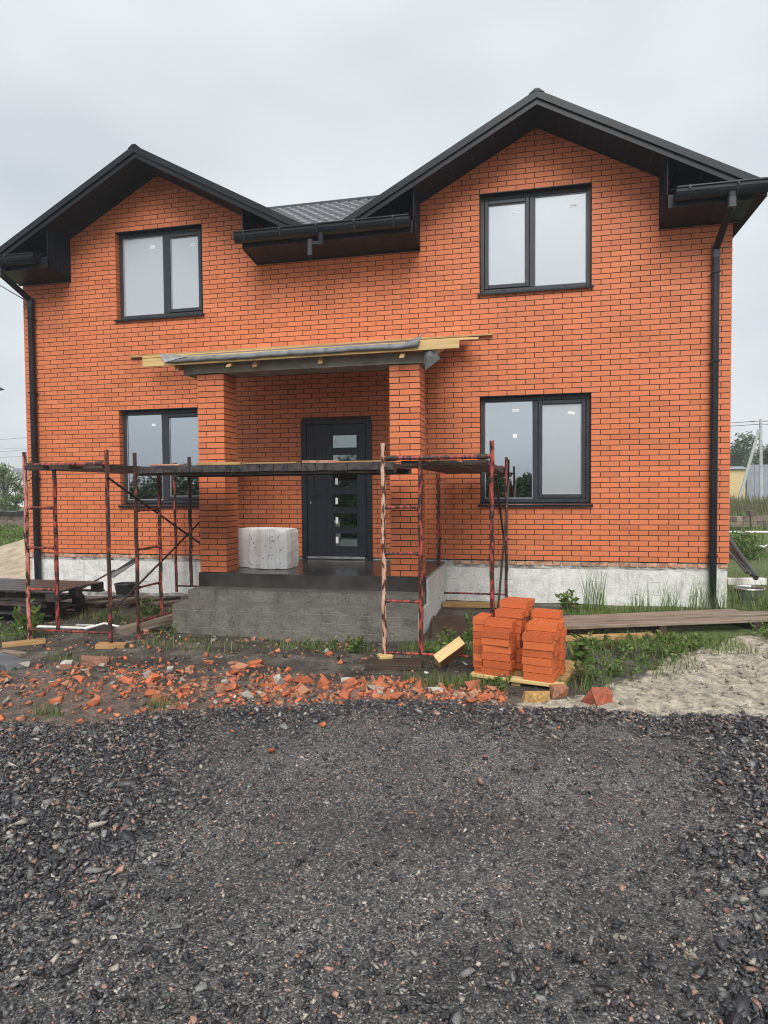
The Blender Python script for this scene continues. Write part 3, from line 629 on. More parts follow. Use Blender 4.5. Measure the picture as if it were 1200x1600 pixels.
# main roof as pressed metal tile
a = np.arange(-.18, 11.36, .024); run = np.arange(0, 5.25, .0437)
AA, RR = np.meshgrid(a, run); eaveY, eaveZ = -.56, 5.44; ms = (7.02-eaveZ)/(2.2-eaveY); ca_ = math.cos(math.atan(ms))
wav = .034*(np.cos(2*np.pi*AA/.185)*.5+.5)**.5; stp = .026*(1-np.mod(RR, .35)/.35)
RY = eaveY+RR*ca_
keep = ((RR < 2.76/ca_) & ((RY > .24) | (AA < .93) | (AA > 10.27) | ((AA > 4.35) & (AA < 6.89)))).ravel()
o = grid_obj('roof', AA, eaveY+RR*ca_, eaveZ+RR*ca_*ms+wav+stp, M['rooftile'], keep=keep); o.parent = house
MB().extr([(-.18, 2.11, 7.0), (-.18, 2.2, 7.085), (-.18, 2.29, 7.0), (-.18, 2.2, 6.97)], (11.54, 0, 0)).build('ridge_cap', M['black'], house)
MB().extr([(-.18, 2.21, 7.0), (-.18, 7.0, 5.2), (-.18, 2.21, 5.2)], (11.54, 0, 0)).build('rear_roof', M['rooftile'], house)
# eave boxes
BZ, BY = 5.225, -.52
for x0, x1, ft in ((-.06, .96, 0), (4.32, 6.92, 1), (10.24, 11.27, 2)):
    b = MB(); b.extr([(x0, -.002, BZ), (x0, BY, BZ+.065), (x0, BY, BZ+.083), (x0, -.002, BZ+.018)], (x1-x0, 0, 0)); b.box((x0, BY-.018, BZ+.055), (x1, BY, BZ+.22)); b.box((x0, BY+.001, BZ+.10), (x1, -.002, BZ+.12))
    eb = b.build('eave_box', M['black'], house)
    for e in ((x1,) if ft == 0 else (x0, x1) if ft == 1 else (x0,)):
        d = -.014 if e == x1 else .014; z = min(soffit(e), AP)-.002
        ew = MB(); ew.extr([(e, -.003, BZ-.02), (e, BY-.018, BZ+.052), (e, BY-.018, BZ+.22), (e, BY-.018, z), (e, -.003, z)], (d, 0, 0)); ew.build('end_board', M['soffit'], eb)
        for k in range(1, 5): MB().box((e-.003 if d > 0 else e+.0005, -.1*k-.004, BZ+.06), (e-.0005 if d > 0 else e+.003, -.1*k+.004, z-.01)).build('board_joint', M['black'], eb)
    MB().box((x0, -.022, BZ-.016), (x1, -.003, BZ-.001)).build('wall_trim', M['black'], eb)
    k = x0+.3
    while k < x1: MB().extr([(k, -.024, BZ-.002), (k, BY+.02, BZ+.060), (k, BY+.02, BZ+.064), (k, -.024, BZ+.003)], (.008, 0, 0)).build('soffit_joint', M['black'], eb); k += .3
# gutters with brackets
def gutter(x0, x1):
    gz, gy, r = 5.455, -.628, .074
    pts = [(gy+r*math.cos(t), gz+r*math.sin(t)*1.75) for t in np.linspace(math.pi, 2*math.pi, 11)]
    pts = [(gy-r-.012, gz+.004), (gy-r-.012, gz+.016), (gy-r+.004, gz+.016)]+pts[1:]+[(gy+r, gz+.03)]
    g_ = MB(); n = len(pts)
    vs = [(x0, y, z) for y, z in pts]+[(x1, y, z) for y, z in pts]; g_.add(vs, [(i, i+1, n+i+1, n+i) for i in range(n-1)])
    for e in (x0, x1):
        g_.extr([(e, y, z) for y, z in pts[2:]], (.006 if e == x0 else -.006, 0, 0))
    o = g_.build('gutter', M['black'], house)
    md = o.modifiers.new('s', 'SOLIDIFY'); md.thickness = .004
    k = x0+.14
    while k < x1: MB().box((k, gy-r-.016, gz-.02), (k+.025, gy-r-.0125, gz+.022)).tube([(k+.012, gy-r-.006, gz-.01), (k+.012, gy-r+.020, gz-.09), (k+.012, gy, gz-.138)], .008, 6).build('bracket', M['frame'], o); k += .56
    return o
gl, gc, gr = gutter(-.42, .82), gutter(4.26, 6.88), gutter(10.33, 11.85)
def pipe(pts, r=.043, sq=True):
    m = MB(); pts = [Vector(p) for p in pts]
    for a, b in zip(pts[:-1], pts[1:]):
        d = (b-a).normalized(); side = Vector((0, 1, 0)) if abs(d.y) < .9 else Vector((1, 0, 0)); s = d.cross(side).normalized(); t = s.cross(d)
        rr = r if a is pts[0] else r*.97
        c = [(1, .7), (.7, 1), (-.7, 1), (-1, .7), (-1, -.7), (-.7, -1), (.7, -1), (1, -.7)]
        m.extr([a-d*.02+s*(u*rr)+t*(v*rr) for u, v in c], d*((b-a).length+.04))
    return m
def downpipe(name, x, top, bot, out, zk, shoe=None):
    o = pipe([(out, -.635, 5.36), (out, -.635, 5.20)]).build(name, M['black'], house)
    pipe([(out, -.635, 5.22), (x, -.075, zk)], .04).build('offset_pipe', M['black'], o)
    pipe([(out, -.635, 5.27), (out, -.635, 5.19)], .05).build('collar', M['frame'], o)
    pipe([(x, -.075, zk+.02), (x, -.075, bot)]).build('pipe', M['black'], o)
    pipe([(x, -.075, zk+.01), (x, -.075, zk-.10)], .048).build('collar', M['frame'], o)
    for z in (zk-.32, 3.35, 1.9, .72): 
        b = MB().box((x-.05, -.13, z), (x+.05, -.0, z+.022)); b.build('clamp', M['black'], o)
        for s in (-.06, .06): MB().tube([(x+s, -.02, z+.011), (x+s, .0, z+.011)], .008, 6).build('clamp_bolt', M['steel'], o)
    if shoe: pipe([(x, -.075, bot+.02), (x+.02, -.2, bot-.10)], .045).build('shoe', M['black'], o)
downpipe('downpipe', .215, 0, .12, .135, 4.93); downpipe('downpipe', 10.945, 0, .12, 10.985, 4.86, 1)
sp_ = pipe([(5.585, -.635, 5.36), (5.585, -.635, 5.20)], .036).build('water_spout', M['black'], house)
pipe([(5.60, -.635, 5.215), (5.44, -.655, 5.21)], .03).build('elbow', M['black'], sp_); pipe([(5.43, -.655, 5.245), (5.425, -.66, 5.06)], .036).build('spout_end', M['frame'], sp_)
for k in range(7): MB().tube([(5.425+random.uniform(-.03, .03), -.66+random.uniform(-.03, .03), 5.06), (5.425+random.uniform(-.03, .03), -.66+random.uniform(-.03, .03), 4.98)], .004, 5).build('mesh_wire', M['black'], sp_)

# ------------------------------------------------------------------ porch
porch = thing('entrance_porch', 'concrete entrance porch with two brick columns and stained front steps', 'porch', (0, 0, 0))
def con(name, a, b, seed, m, amp=.007):
    return bm_obj(rough_box(a, b, .09, amp, seed, 2.5), name, m, porch)
DK = .585
con('deck', (4.2, -1.80, -.4), (7.27, -.002, DK), 1, M['deckcon']); con('step', (4.2, -2.08, -.4), (7.262, -1.79, .40), 2, M['concrete']); con('step', (4.17, -2.42, -.45), (7.27, -2.07, .265), 3, M['concrete'])
bm_obj(rough_box((7.255, -2.40, -.4), (7.285, -.01, .25), .1, .006, 9), 'side_face', M['plinth'], porch); bm_obj(rough_box((7.256, -1.79, .25), (7.284, -.01, DK-.03), .1, .006, 8), 'side_face', M['plinth'], porch)
bA = MB().box((0, 0, 0), (.249, .12, .0635)).mesh('brick', M['brick']); bB = MB().box((0, 0, 0), (.12, .249, .0635)).mesh('brick', M['brick'])
for cx in (4.205, 6.815):
    cz = MB().box((.008, .008, 0), (.372, .372, 2.63)).build('column', M['mortar'], porch, loc=(cx, -1.76, DK))
    for k in range(35):
        z = .004+k*.075
        for me, x, y in (((bA, 0, 0), (bB, .26, 0), (bA, .13, .26), (bB, 0, .13)) if k % 2 else ((bA, .13, 0), (bB, .26, .13), (bA, 0, .26), (bB, 0, 0))):
            inst('brick', me, (x+random.uniform(-.002, .002), y+random.uniform(-.002, .002), z), parent=cz)
bm_obj(rough_box((4.02, -1.78, DK+2.632), (7.24, -1.40, DK+2.632+.13), .15, .006, 11), 'lintel_beam', M['lintel'], porch)

# timber canopy over the porch
aw = thing('porch_canopy', 'unfinished sloping board canopy over the porch with grey film on its front edge', 'canopy', (0, 0, 0))
zw, zf, yf = 3.90, 3.40, -1.92                # height at the wall, at the front, front line
def slope_z(y): return zf+(zw-zf)*(y-yf)/(-.02-yf)
board = lambda nm, pts, d, m: MB().extr(pts, d).build(nm, m, aw, bevel=.003)
board('front_board', [(3.52, yf-.028, zf-.09), (7.70, yf-.028, zf-.065), (7.70, yf-.028, zf+.045), (3.52, yf-.028, zf+.02)], (0, .026, 0), M['pine'])
board('wall_board', [(2.07, -.055, zw-.03), (7.98, -.055, zw-.004), (7.98, -.055, zw+.022), (2.07, -.055, zw+.008)], (0, .045, 0), M['wetpine'])
for i, x in enumerate((3.95, 4.72, 5.05, 5.93, 6.98, 7.30)):
    z0, z1 = slope_z(yf-.05)-.14, slope_z(-.06)-.13
    board('rafter', [(x, yf+(.06 if i in (1, 4) else -.03)*-1, z0), (x, -.06, z1), (x, -.06, z1+.10), (x, yf+.05, z0+.10)], (.06, 0, 0), M['wetpine'])
for k in range(12):                            # sheathing boards laid lengthwise up the slope
    y0 = yf+.0+k*.155; y1 = y0+.145; e0, e1 = 3.6+random.uniform(-.15, .3), 7.45+random.uniform(-.15, .2)
    if k == 10: e0, e1 = 2.5, 7.8
    board('sheathing_board', [(e0, y0, slope_z(y0)-.03), (e0, y1, slope_z(y1)-.03), (e0, y1, slope_z(y1)-.005), (e0, y0, slope_z(y0)-.005)], (e1-e0, 0, 0), M['pine'])
n = 70; fv, ff = [], []                         # film draped over the front edge, one end curled up
for i in range(n+1):
    t = i/n; x = 3.86+t*(7.28-3.86); curl = max(0, (t-.93)/.07); cl = max(0, (.045-t)/.045)
    for j, (dy, dz) in enumerate(((.5, .12), (.2, .045), (.02, .008), (-.04, -.012), (-.052, -.04), (-.05, -.072))):
        dip = .003*math.sin(x*6.1)+.002*math.sin(x*17); lift = curl**1.3*(.012+.018*(5-j))+(cl*.02 if j > 3 else 0)
        yy = yf+dy; base = slope_z(yy) if dy > 0 else slope_z(yf)+dz
        fv.append((x-curl*.06*(j/5), yy-.015*curl, base+.012+t*.024+lift+(dip if j > 2 else .3*dip)+(.010 if j < 3 else 0)))
for i in range(n):
    for j in range(5): ff.append((i*6+j, (i+1)*6+j, (i+1)*6+j+1, i*6+j+1))
fm = MB(); fm.add(fv, ff); film = fm.build('roof_film', M['membrane'], aw, smooth=True); md = film.modifiers.new('s', 'SOLIDIFY'); md.thickness = .004
tr = MB(); tr.add([(3.84, yf-.058, zf-.01), (3.80, yf-.075, zf+.058), (4.22, yf-.062, zf+.022), (3.86, yf-.058, zf-.05)], [(0, 2, 1), (0, 3, 2)]); t_ = tr.build('folded_film_end', M['membraneback'], aw); t_.modifiers.new('s', 'SOLIDIFY').thickness = .004
fl = MB()                                      # loose flap hanging beside the right column
fl.add([(7.26, yf+.06, 3.36), (7.36, yf+.0, 3.36), (7.33, yf-.02, 3.27), (7.29, yf+.02, 3.10), (7.46, yf+.06, 3.235), (7.42, yf+.1, 3.34)], [(0, 1, 2, 3), (1, 5, 4, 2), (2, 4, 3)]); t_ = fl.build('film_flap', M['membrane'], aw); t_.modifiers.new('s', 'SOLIDIFY').thickness = .004

# white foam block on the porch deck
fb = bmesh.new(); prof = [(0, .10), (.02, .04), (.12, .01), (.235, -.02), (.25, -.055), (.275, -.10), (.33, -.085), (.36, -.05), (.375, -.11), (.45, -.135), (.525, -.125), (.545, -.085), (.575, -.12), (.64, -.105), (.665, -.06), (.70, -.09), (.80, -.055), (.825, .02), (.835, .30), (.70, .42), (.30, .45), (.05, .35)]
nl = 9; ringv = []
for k in range(nl+1):
    t = k/nl; rg = []
    for i, (x, y) in enumerate(prof):
        q = Vector((x*5, y*5, t*3)); inset = .03*(abs(t-.5)*2)**8+.02*mnoise.noise(Vector((i*3.7, k*2.9, 1)))
        zz_ = t*.545+(.022*mnoise.noise(Vector((i*1.9, 4, 2))) if k == nl else .012*abs(mnoise.noise(Vector((i*2.3, 1, 2)))) if k == 0 else 0)-(.05*max(0, x-.55) if k == nl else 0)
        rg.append(fb.verts.new((x+(.42-x)*inset+.008*mnoise.noise(q), y+(.15-y)*inset+.008*mnoise.noise(q+Vector((9, 0, 0))), zz_)))
    ringv.append(rg)
m_ = len(prof)
for k in range(nl):
    for i in range(m_): fb.faces.new((ringv[k][i], ringv[k][(i+1) % m_], ringv[k+1][(i+1) % m_], ringv[k+1][i]))
fb.faces.new(ringv[0][::-1]); fb.faces.new(ringv[-1])
foam = bm_obj(fb, 'foam_block', M['foam']); foam.location = (4.46, -1.235, DK+.004)
tag(foam, 'white ridged foam block standing on the porch beside the left column', 'foam block')
pt = MB()
for k in range(26):
    x = random.uniform(.22, .72); z = random.uniform(.05, .48); i = max(j for j in range(18) if prof[j][0] <= x); (xa, ya), (xb, yb) = prof[i], prof[i+1]; y = ya+(yb-ya)*(x-xa)/(xb-xa+1e-6)
    s = random.uniform(.004, .010); pt.box((x-s, y-.004, z-s*random.uniform(.8, 2.5)), (x+s, y+.02, z+s))
tag(pt.build('pits', M['foampit'], foam), kind='stuff')

# ------------------------------------------------------------------ scaffold
TR = .0225
def tube_obj(name, pts, m, parent, r=TR, n=8): return MB().tube(pts, r, n).build(name, m, parent, smooth=False)
def post(p0, p1, m, parent):
    p0, p1 = Vector(p0), Vector(p1); k = 9
    pts = [p0.lerp(p1, i/k)+Vector((.004*math.sin(i*2.1+p0.x*9), .003*math.cos(i*1.7), 0)) for i in range(k+1)]
    return tube_obj('post', pts, m, parent, TR, 10)
def frame(name, label, a, b, inner, ma, mb_, mi, ledger=1.97, bar=.15, rungs=(1.50, 1.06, .60), toe=0, bara=None, short_b=False, foot=(0, 0, 0)):
    """a, b outer posts (x, y), inner = distance of the ladder post from a"""
    f = thing(name, label, 'scaffold', (a[0], a[1], 0), 0, 'rusty scaffold frames round the porch')
    A = Vector((0, 0, 0)); B = Vector((b[0]-a[0], b[1]-a[1], 0)); I = B.normalized()*inner
    z = Vector((0, 0, 1))
    post(A+z*(foot[0]), A+z*2.115, ma, f); post(B+z*foot[1], B+z*(1.95 if short_b else 2.115), mb_, f); post(I+z*(bar), I+z*(ledger-.025), mi, f)
    tube_obj('ledger', [A+z*ledger, B+z*ledger], mi, f, .021); tube_obj('bottom_rail', [A+z*bar, B+z*(bar)], mi, f, .014)
    for r in rungs:
        tube_obj('rung', [A+z*r, I+z*(r+.004)], mi, f, .013, 8)
        for e, d in ((A, 1), (I, -1)):
            dv = B.normalized()*d; MB().tube([e+dv*.018+z*r, e+dv*.075+z*r], [.022, .011], 8).build('weld_collar', mi, f)
    for e, d in ((A, 1), (B, -1)): MB().tube([e+B.normalized()*d*.04+z*ledger, e+B.normalized()*d*.13+z*ledger], .028, 10).build('coupler', M['darkrust'], f)
    for q in (A, B):
        for r in (1.8, .95): MB().tube([q+z*r, q+z*r+Vector((.05, 0, 0))], .008, 6).build('pin', M['darkrust'], f)
    return f
FL = frame('scaffold_trestle', 'rusty red scaffold frame standing farthest left in front of the stacked pallets', (3.10, -3.58), (4.12, -3.58), .37, M['pinkrust'], M['brownrust'], M['redrust'], foot=(.02, .03, 0))
FR = frame('scaffold_trestle', 'scaffold frame with one cream post standing in front of the right brick column', (7.15, -3.63), (8.18, -3.63), .36, M['creamrust'], M['redrust'], M['redrust'], bar=.10, foot=(.055, .05, 0))
FS = frame('scaffold_trestle', 'dark scaffold frame standing edge on beside the left end of the steps', (4.10, -3.04), (4.19, -1.98), .43, M['brownrust'], M['brownrust'], M['redrust'], foot=(-.05, .415, 0), ledger=1.93, rungs=(1.45, 1.0, .56), bar=.16)
BL = frame('scaffold_trestle', 'thin scaffold frame against the plinth between lower left window and porch', (2.97, -.27), (4.00, -.27), .0001, M['redrust'], M['darkrust'], M['redrust'], rungs=(), foot=(.05, .05, 0))
BR = frame('scaffold_trestle', 'dark red scaffold frame against the plinth under the lower right window', (7.21, -.24), (8.18, -.24), .0001, M['brownrust'], M['brownrust'], M['redrust'], rungs=(), foot=(.06, .08, 0))
def brace(p, q, label, z0=0):
    o = MB().tube([p, Vector(p).lerp(Vector(q), .5)+Vector((0, 0, -.01)), q], .012, 6).build('cross_brace', M['darkrust']); tag(o, label, 'brace', 'diagonal braces of the scaffold')
brace((4.145, -3.62, 1.83), (4.02, -.3, .46), 'dark diagonal brace falling from left scaffold frame towards the porch'); brace((4.17, -3.56, .42), (4.05, -.24, 1.80), 'dark diagonal brace rising past the black bucket behind the left scaffold')
brace((8.215, -3.60, 1.80), (8.20, -.2, .50), 'diagonal brace falling towards the plinth beside the lower right window'); brace((8.235, -3.66, .55), (8.22, -.26, 1.78), 'pale diagonal brace rising behind the brick pallet to lower right window')
# working platform of boards with blue painted ends, and the boards along both sides
pl = thing('scaffold_platform', 'scaffold platform of old boards with blue painted ends before the door', 'platform', (4.15, -3.08, 1.905))
x = 0
while x < 2.98:
    wd_ = random.uniform(.155, .19); h_ = random.uniform(-.004, .005)
    bo = MB().box((x, .012, 0), (x+wd_-.012, 1.05, .045)).build('board', M['darkwood'], pl, bevel=.003, loc=(0, random.uniform(-.012, .0), h_))
    MB().box((x-.001, 0, -.025), (x+wd_-.006, .011, .052)).build('painted_end', M['bluepaint'], bo, loc=(0, 0, 0)); x += wd_
MB().box((-.02, .03, -.055), (3.0, .10, -.004)).build('bearer', M['darkwood'], pl); MB().box((-.02, .9, -.055), (3.0, .97, -.004)).build('bearer', M['darkwood'], pl)
for i, (x, lab) in enumerate(((3.16, 'outermost'), (3.45, 'second'), (3.84, 'innermost'))):
    o = MB().box((0, 0, 0), (.24, 3.5, .05)).build('scaffold_board', M['darkwood'], bevel=.003, loc=(x, -3.66+.03*i, 1.915)); tag(o, f'{lab} dark board lying along the top of the left scaffold', 'board', 'dark boards on top of the scaffold')
for i, (x, lab) in enumerate(((7.32, 'innermost'), (7.60, 'second'), (7.90, 'outermost'))):
    o = MB().box((0, 0, 0), (.24, 3.4, .05)).build('scaffold_board', M['darkwood'], bevel=.003, loc=(x, -3.60+.04*i, 1.895)); tag(o, f'{lab} dark board lying along the top of the right scaffold', 'board', 'dark boards on top of the scaffold')
for i, (x, y, l_, a_) in enumerate(((4.45, -2.95, .35, .1), (5.1, -2.9, .55, -.05), (5.75, -2.98, .6, .03), (6.3, -2.93, .4, .1), (6.75, -2.95, .5, -.04), (4.95, -2.6, .4, .5), (7.6, -2.2, .3, .2))):
    o = MB().box((-l_/2, -.06, 0), (l_/2, .06, .018+.012*(i % 2))).build('wood_offcut', M['wetpine'] if i % 3 else M['roughbrick'], bevel=.003, loc=(x, y, 1.962), ); o.rotation_euler = (0, random.uniform(-.01, .01), a_); tag(o, ['short scrap lying on the scaffold platform before the left brick column', 'brown wood offcut on the platform just right of the left column', 'long brown wood offcut on the platform left of the door', 'scrap lying on the platform in front of the door', 'wood offcut on the platform beside the cream scaffold post', 'wood scrap lying crosswise at the back of the platform', 'wood offcut on the boards of the right scaffold'][i], 'offcut', 'offcuts on the scaffold platform')

# ------------------------------------------------------------------ pallet of new hollow bricks
u = Vector((.728, -.19, 0)).normalized(); ang = math.atan2(u.y, u.x)
pal = thing('small_pallet', 'low wooden pallet carrying the new orange bricks', 'pallet', (8.04, -4.02, .0), ang)
MB().box((-.02, -.03, .028), (.78, .05, .06)).build('slat', M['pine'], pal, bevel=.003)
for k in range(1, 6): MB().box((-.0, .0+k*.14, .03), (.77, .10+k*.14, .058)).build('slat', M['wetpine'], pal, bevel=.003)
for xk in (.0, .34, .68): MB().box((xk, -.01, -.03), (xk+.08, .8, .027)).build('bearer', M['wetpine'], pal, bevel=.003)
hb = MB()
hb.box((0, 0, 0), (.25, .011, .061)); hb.box((0, .109, 0), (.25, .12, .061)); hb.box((0, .0115, 0), (.012, .1085, .061)); hb.box((.238, .0115, 0), (.25, .1085, .061)); hb.box((.0125, .056, 0), (.2375, .064, .060))
for k in range(1, 8): hb.box((k*.0312-.005, .0115, 0), (k*.0312+.005, .0555, .060)); hb.box((k*.0312-.005, .0645, 0), (k*.0312+.005, .1085, .060))
hbm = hb.mesh('hollow_brick', M['newbrick']); Mp = Matrix.Translation((8.04, -4.02, .061)) @ Matrix.Rotation(ang, 4, 'Z')
ordn = ['lowest', 'second', 'third', 'fourth', 'fifth', 'sixth', 'seventh', 'eighth', 'ninth', 'tenth']
def hollow(uu, vv, h, a, label):
    p = Mp @ Vector((uu, vv, h)); o = inst('hollow_brick', hbm, p, (0, 0, ang+a)); tag(o, label, 'brick', 'new hollow bricks stacked on the pallet')
for side, u0_, rows_ in (('left', .085, ((6, 0), (7, -.02), (8, .015), (9, .035), (9, .03))), ('right', .44, ((6, 0), (7, .0), (7, .03), (8, -.02)))):
    for r, (cnt, du) in enumerate(rows_):
        for k in range(cnt):
            hollow(u0_+du+random.uniform(-.014, .014), -.01+r*.132+random.uniform(-.010, .006), k*.0655, random.uniform(-.05, .05),
                   f"{ordn[k]} orange hollow brick from the pallet in the {['front', 'second', 'third', 'fourth', 'back'][r]} stack of the {side} row")
for k in range(7): hollow(.055, .17, k*.0655, math.pi/2+random.uniform(-.03, .03), f'{ordn[k]} hollow brick from the pallet in the narrow stack on its left edge')
o = inst('hollow_brick', hbm, Mp @ Vector((.01, .06, .0)), (math.pi/2, 0, ang)); o.scale = (.28, 1, 1); tag(o, 'cut hollow brick on edge at the front left corner of the brick pallet', 'brick', 'new hollow bricks stacked on the pallet')
for a_, b_, lab in ((.36, .12, 'orange hollow brick lying low between the two rows on the pallet'),): hollow(a_-.02, b_+.2, 0, math.pi/2, lab)

# ------------------------------------------------------------------ boards and loose things in the yard
def slab(name, label, cat, c, size, rot, m, group=None, bevel=.004, parts=None):
    lx, ly, lz = size; o = MB().box((-lx/2, -ly/2, 0), (lx/2, ly/2, lz)).build(name, m, bevel=bevel, loc=c); o.rotation_euler = rot; return tag(o, label, cat, group)
def g0(x, y): return float(gh(x, y))
P_ = lambda x, y, dz=0: (x, y, g0(x, y)+dz)
def long_board(p, q, wd, th, m, name, label, z0, z1):
    d = Vector((q[0]-p[0], q[1]-p[1], 0)); a = math.atan2(d.y, d.x); L_ = d.length
    o = MB().box((0, -wd/2, 0), (L_, wd/2, th)).build(name, m, bevel=.004, loc=(p[0], p[1], z0)); o.rotation_euler = (0, -math.atan2(z1-z0, L_), a); return tag(o, label, 'plank')
long_board((8.60, -2.30), (11.35, -1.28), .15, .04, M['oldwood'], 'plank', 'front grey plank of the pair lying on the grass below the white plinth', .10, .10)
long_board((8.55, -2.11), (11.55, -1.00), .17, .04, M['oldwood'], 'plank', 'middle long grey plank reaching farthest right out of the pair', .105, .125)
long_board((8.50, -1.92), (11.00, -1.00), .19, .04, M['oldwood'], 'plank', 'back grey plank lying nearest the plinth', .10, .12)
long_board((8.72, -2.42), (9.85, -2.03), .10, .05, M['wetpine'], 'plank', 'short yellow plank on the ground under the grey planks', .0, .0)
for i, (x, y) in enumerate(((8.75, -2.0), (9.9, -1.6), (11.0, -1.2))): slab('bearer_block', f"{['left', 'middle', 'right'][i]} wood block under the grey planks", 'wood block', P_(x, y, -.01), (.09, .55, .11), (0, 0, .35), M['darkwood'])
long_board((7.30, -.55), (8.55, -.42), .12, .07, M['wetpine'], 'plank', 'yellow brown plank lying under the scaffold posts at the right plinth', .0, .0)
long_board((2.75, -.62), (4.10, -.50), .16, .08, M['oldwood'], 'plank', 'weathered plank under the scaffold post left of the steps', -.10, -.10)
slab('dark_board', 'wet black plank under the cream scaffold post', 'plank', P_(7.28, -3.78, .0), (.52, .26, .05), (0, 0, .12), M['darkwood'])
slab('wood_block', 'small pine block under the foot of the cream scaffold post', 'wood block', P_(7.16, -3.66, .05), (.13, .11, .035), (0, 0, .5), M['pine'])
slab('wood_block', 'brown plank offcut under the far left scaffold post', 'wood block', P_(3.10, -3.66, -.005), (.42, .12, .045), (0, 0, .75), M['wetpine'])
slab('wood_block', 'yellow brown block under the second scaffold post from the left', 'wood block', P_(4.14, -3.60, -.005), (.30, .13, .05), (0, .05, .35), M['wetpine'])
slab('rotten_board', 'dark rotten board lying on the mud right of the steps', 'board', P_(7.56, -1.85, .02), (.42, .85, .06), (.10, -.05, .12), M['darkwood'])
slab('rotten_board', 'second dark board under the rotten one beside the steps', 'board', P_(7.50, -2.05, -.03), (.40, .70, .05), (.06, .1, -.1), M['darkwood'])
bx = thing('formwork_box', 'tilted offcut of pine formwork leaning on the grass left of the brick pallet', 'formwork box', P_(7.82, -3.72, .10), .5); bx.rotation_euler = (math.radians(-38), math.radians(-32), math.radians(28))
MB().box((-.13, -.11, 0), (.13, .11, .02)).build('base_board', M['wetpine'], bx); MB().box((-.13, -.13, 0), (.13, -.11, .09)).build('side_board', M['pine'], bx, bevel=.002); MB().box((.13, -.13, 0), (.15, .11, .09)).build('side_board', M['pine'], bx, bevel=.002); MB().box((-.15, -.13, 0), (-.13, .11, .09)).build('side_board', M['pine'], bx, bevel=.002)
slab('wedge_board', 'dark sloping plank against the left end of the steps', 'plank', (3.92, -2.55, -.02), (.75, .12, .10), (0, -.10, .95), M['oldwood'])
slab('wedge_board', 'upper dark plank against the left end of the steps', 'plank', (3.80, -2.2, .0), (.70, .10, .07), (0, -.12, .9), M['darkwood'])
o = MB().prism([(-.55, 0), (.40, 0), (.46, .03), (.42, .10), (-.55, .11)], -.11, .11).build('kerb_slab', M['greyslab'], bevel=.006, loc=P_(3.36, -4.36, -.02)); o.rotation_euler = (0, .03, -.32); tag(o, 'grey concrete kerb slab lying at the left edge of the yard', 'kerb slab')
slab('wood_block', 'short wet plank piece behind the grey kerb slab', 'wood block', P_(3.30, -4.05, .0), (.34, .08, .035), (0, 0, -.2), M['oldwood'])
strip = MB(); strip.tube([P_(2.35, -3.02, .03), P_(2.7, -2.95, .05), P_(3.25, -2.85, .045), P_(3.3, -2.75, .06), P_(2.95, -2.62, .03)], .017, 8); tag(strip.build('white_strip', M['whiteplastic'], smooth=True), 'bent white plastic strip lying on the mud behind the left scaffold', 'plastic strip')
strip = MB(); strip.tube([P_(3.28, -2.9, .04), P_(3.42, -2.72, .09), P_(3.62, -2.65, .05), P_(3.74, -2.72, .02)], .015, 8); tag(strip.build('white_strip', M['whiteplastic'], smooth=True), 'short curved white plastic strip beside the long bent one', 'plastic strip')
# pallets stacked at the left
for k in range(3):
    p = thing('stacked_pallet', f"{['lowest', 'middle', 'topmost'][k]} wet black pallet in the stack behind the left scaffold", 'pallet', (1.32+random.uniform(-.05, .05)+(.16 if k == 2 else 0), -2.45+random.uniform(-.09, .09), -.06+k*.15), random.uniform(-.12, .06), 'wet black pallets stacked left')
    for j in range(6): MB().box((-1.0, -.02+j*.165, .115), (1.0+random.uniform(-.03, .02), .11+j*.165, .14)).build('slat', M['palletwood'], p, bevel=.003)
    for j in (-.92, -.04, .84):
        for y in (.0, .42, .86): MB().box((j, y, .022), (j+.14, y+.1, .1145)).build('block', M['palletwood'], p)
    for y in (.0, .42, .86): MB().box((-1.0, y, 0), (1.0, y+.1, .0215)).build('slat', M['palletwood'], p)
# timber frame lying along the plinth
lad = thing('timber_lattice', 'dark timber lattice lying on the ground along the left plinth', 'timber frame', (1.5, -1.18, -.10), .10)
for y in (0, .42): MB().box((0, y, 0), (2.6, y+.07, .09)).build('rail', M['darkwood'], lad, bevel=.003)
for k in range(5): o = MB().box((0, -.12, .092), (.06, .72, .125)).build('batten', M['oldwood'] if k % 2 else M['darkwood'], lad, bevel=.003, loc=(.25+k*.48, 0, 0)); o.rotation_euler = (0, 0, -.75+.1*random.random())
bk = thing('black_bucket', 'black bucket with coiled wire standing against the left plinth', 'bucket', (2.22, -.52, -.10))
b = MB(); n = 16
for (r1, z1), (r2, z2) in (((.12, 0), (.165, .30)), ((.155, .30), (.112, .02))): b.add([(r1*math.cos(6.283*i/n), r1*math.sin(6.283*i/n), z1) for i in range(n)]+[(r2*math.cos(6.283*i/n), r2*math.sin(6.283*i/n), z2) for i in range(n)], [(i, (i+1) % n, n+(i+1) % n, n+i) for i in range(n)])
b.add([(.12*math.cos(6.283*i/n), .12*math.sin(6.283*i/n), .01) for i in range(n)], [tuple(range(n))]); b.build('bucket_body', M['blackplastic'], bk); MB().tube([(.168*math.cos(6.283*i/n), .168*math.sin(6.283*i/n), .30) for i in range(n+1)], .010, 6).build('rim', M['blackplastic'], bk)
for k in range(4): MB().tube([((.185+.008*k)*math.cos(6.283*i/20), (.185+.008*k)*math.sin(6.283*i/20), .05+.03*k+.01*math.sin(i)) for i in range(21)], .006, 5).build('wire_coil', M['greyslab'], bk)
o = MB().tube([(1.55, -1.25, .0), (2.05, -.55, .42)], .014, 8).build('pole', M['darkwood']); tl = o; tag(o, 'dark tool pole leaning against the left plinth beside the bucket', 'tool pole')
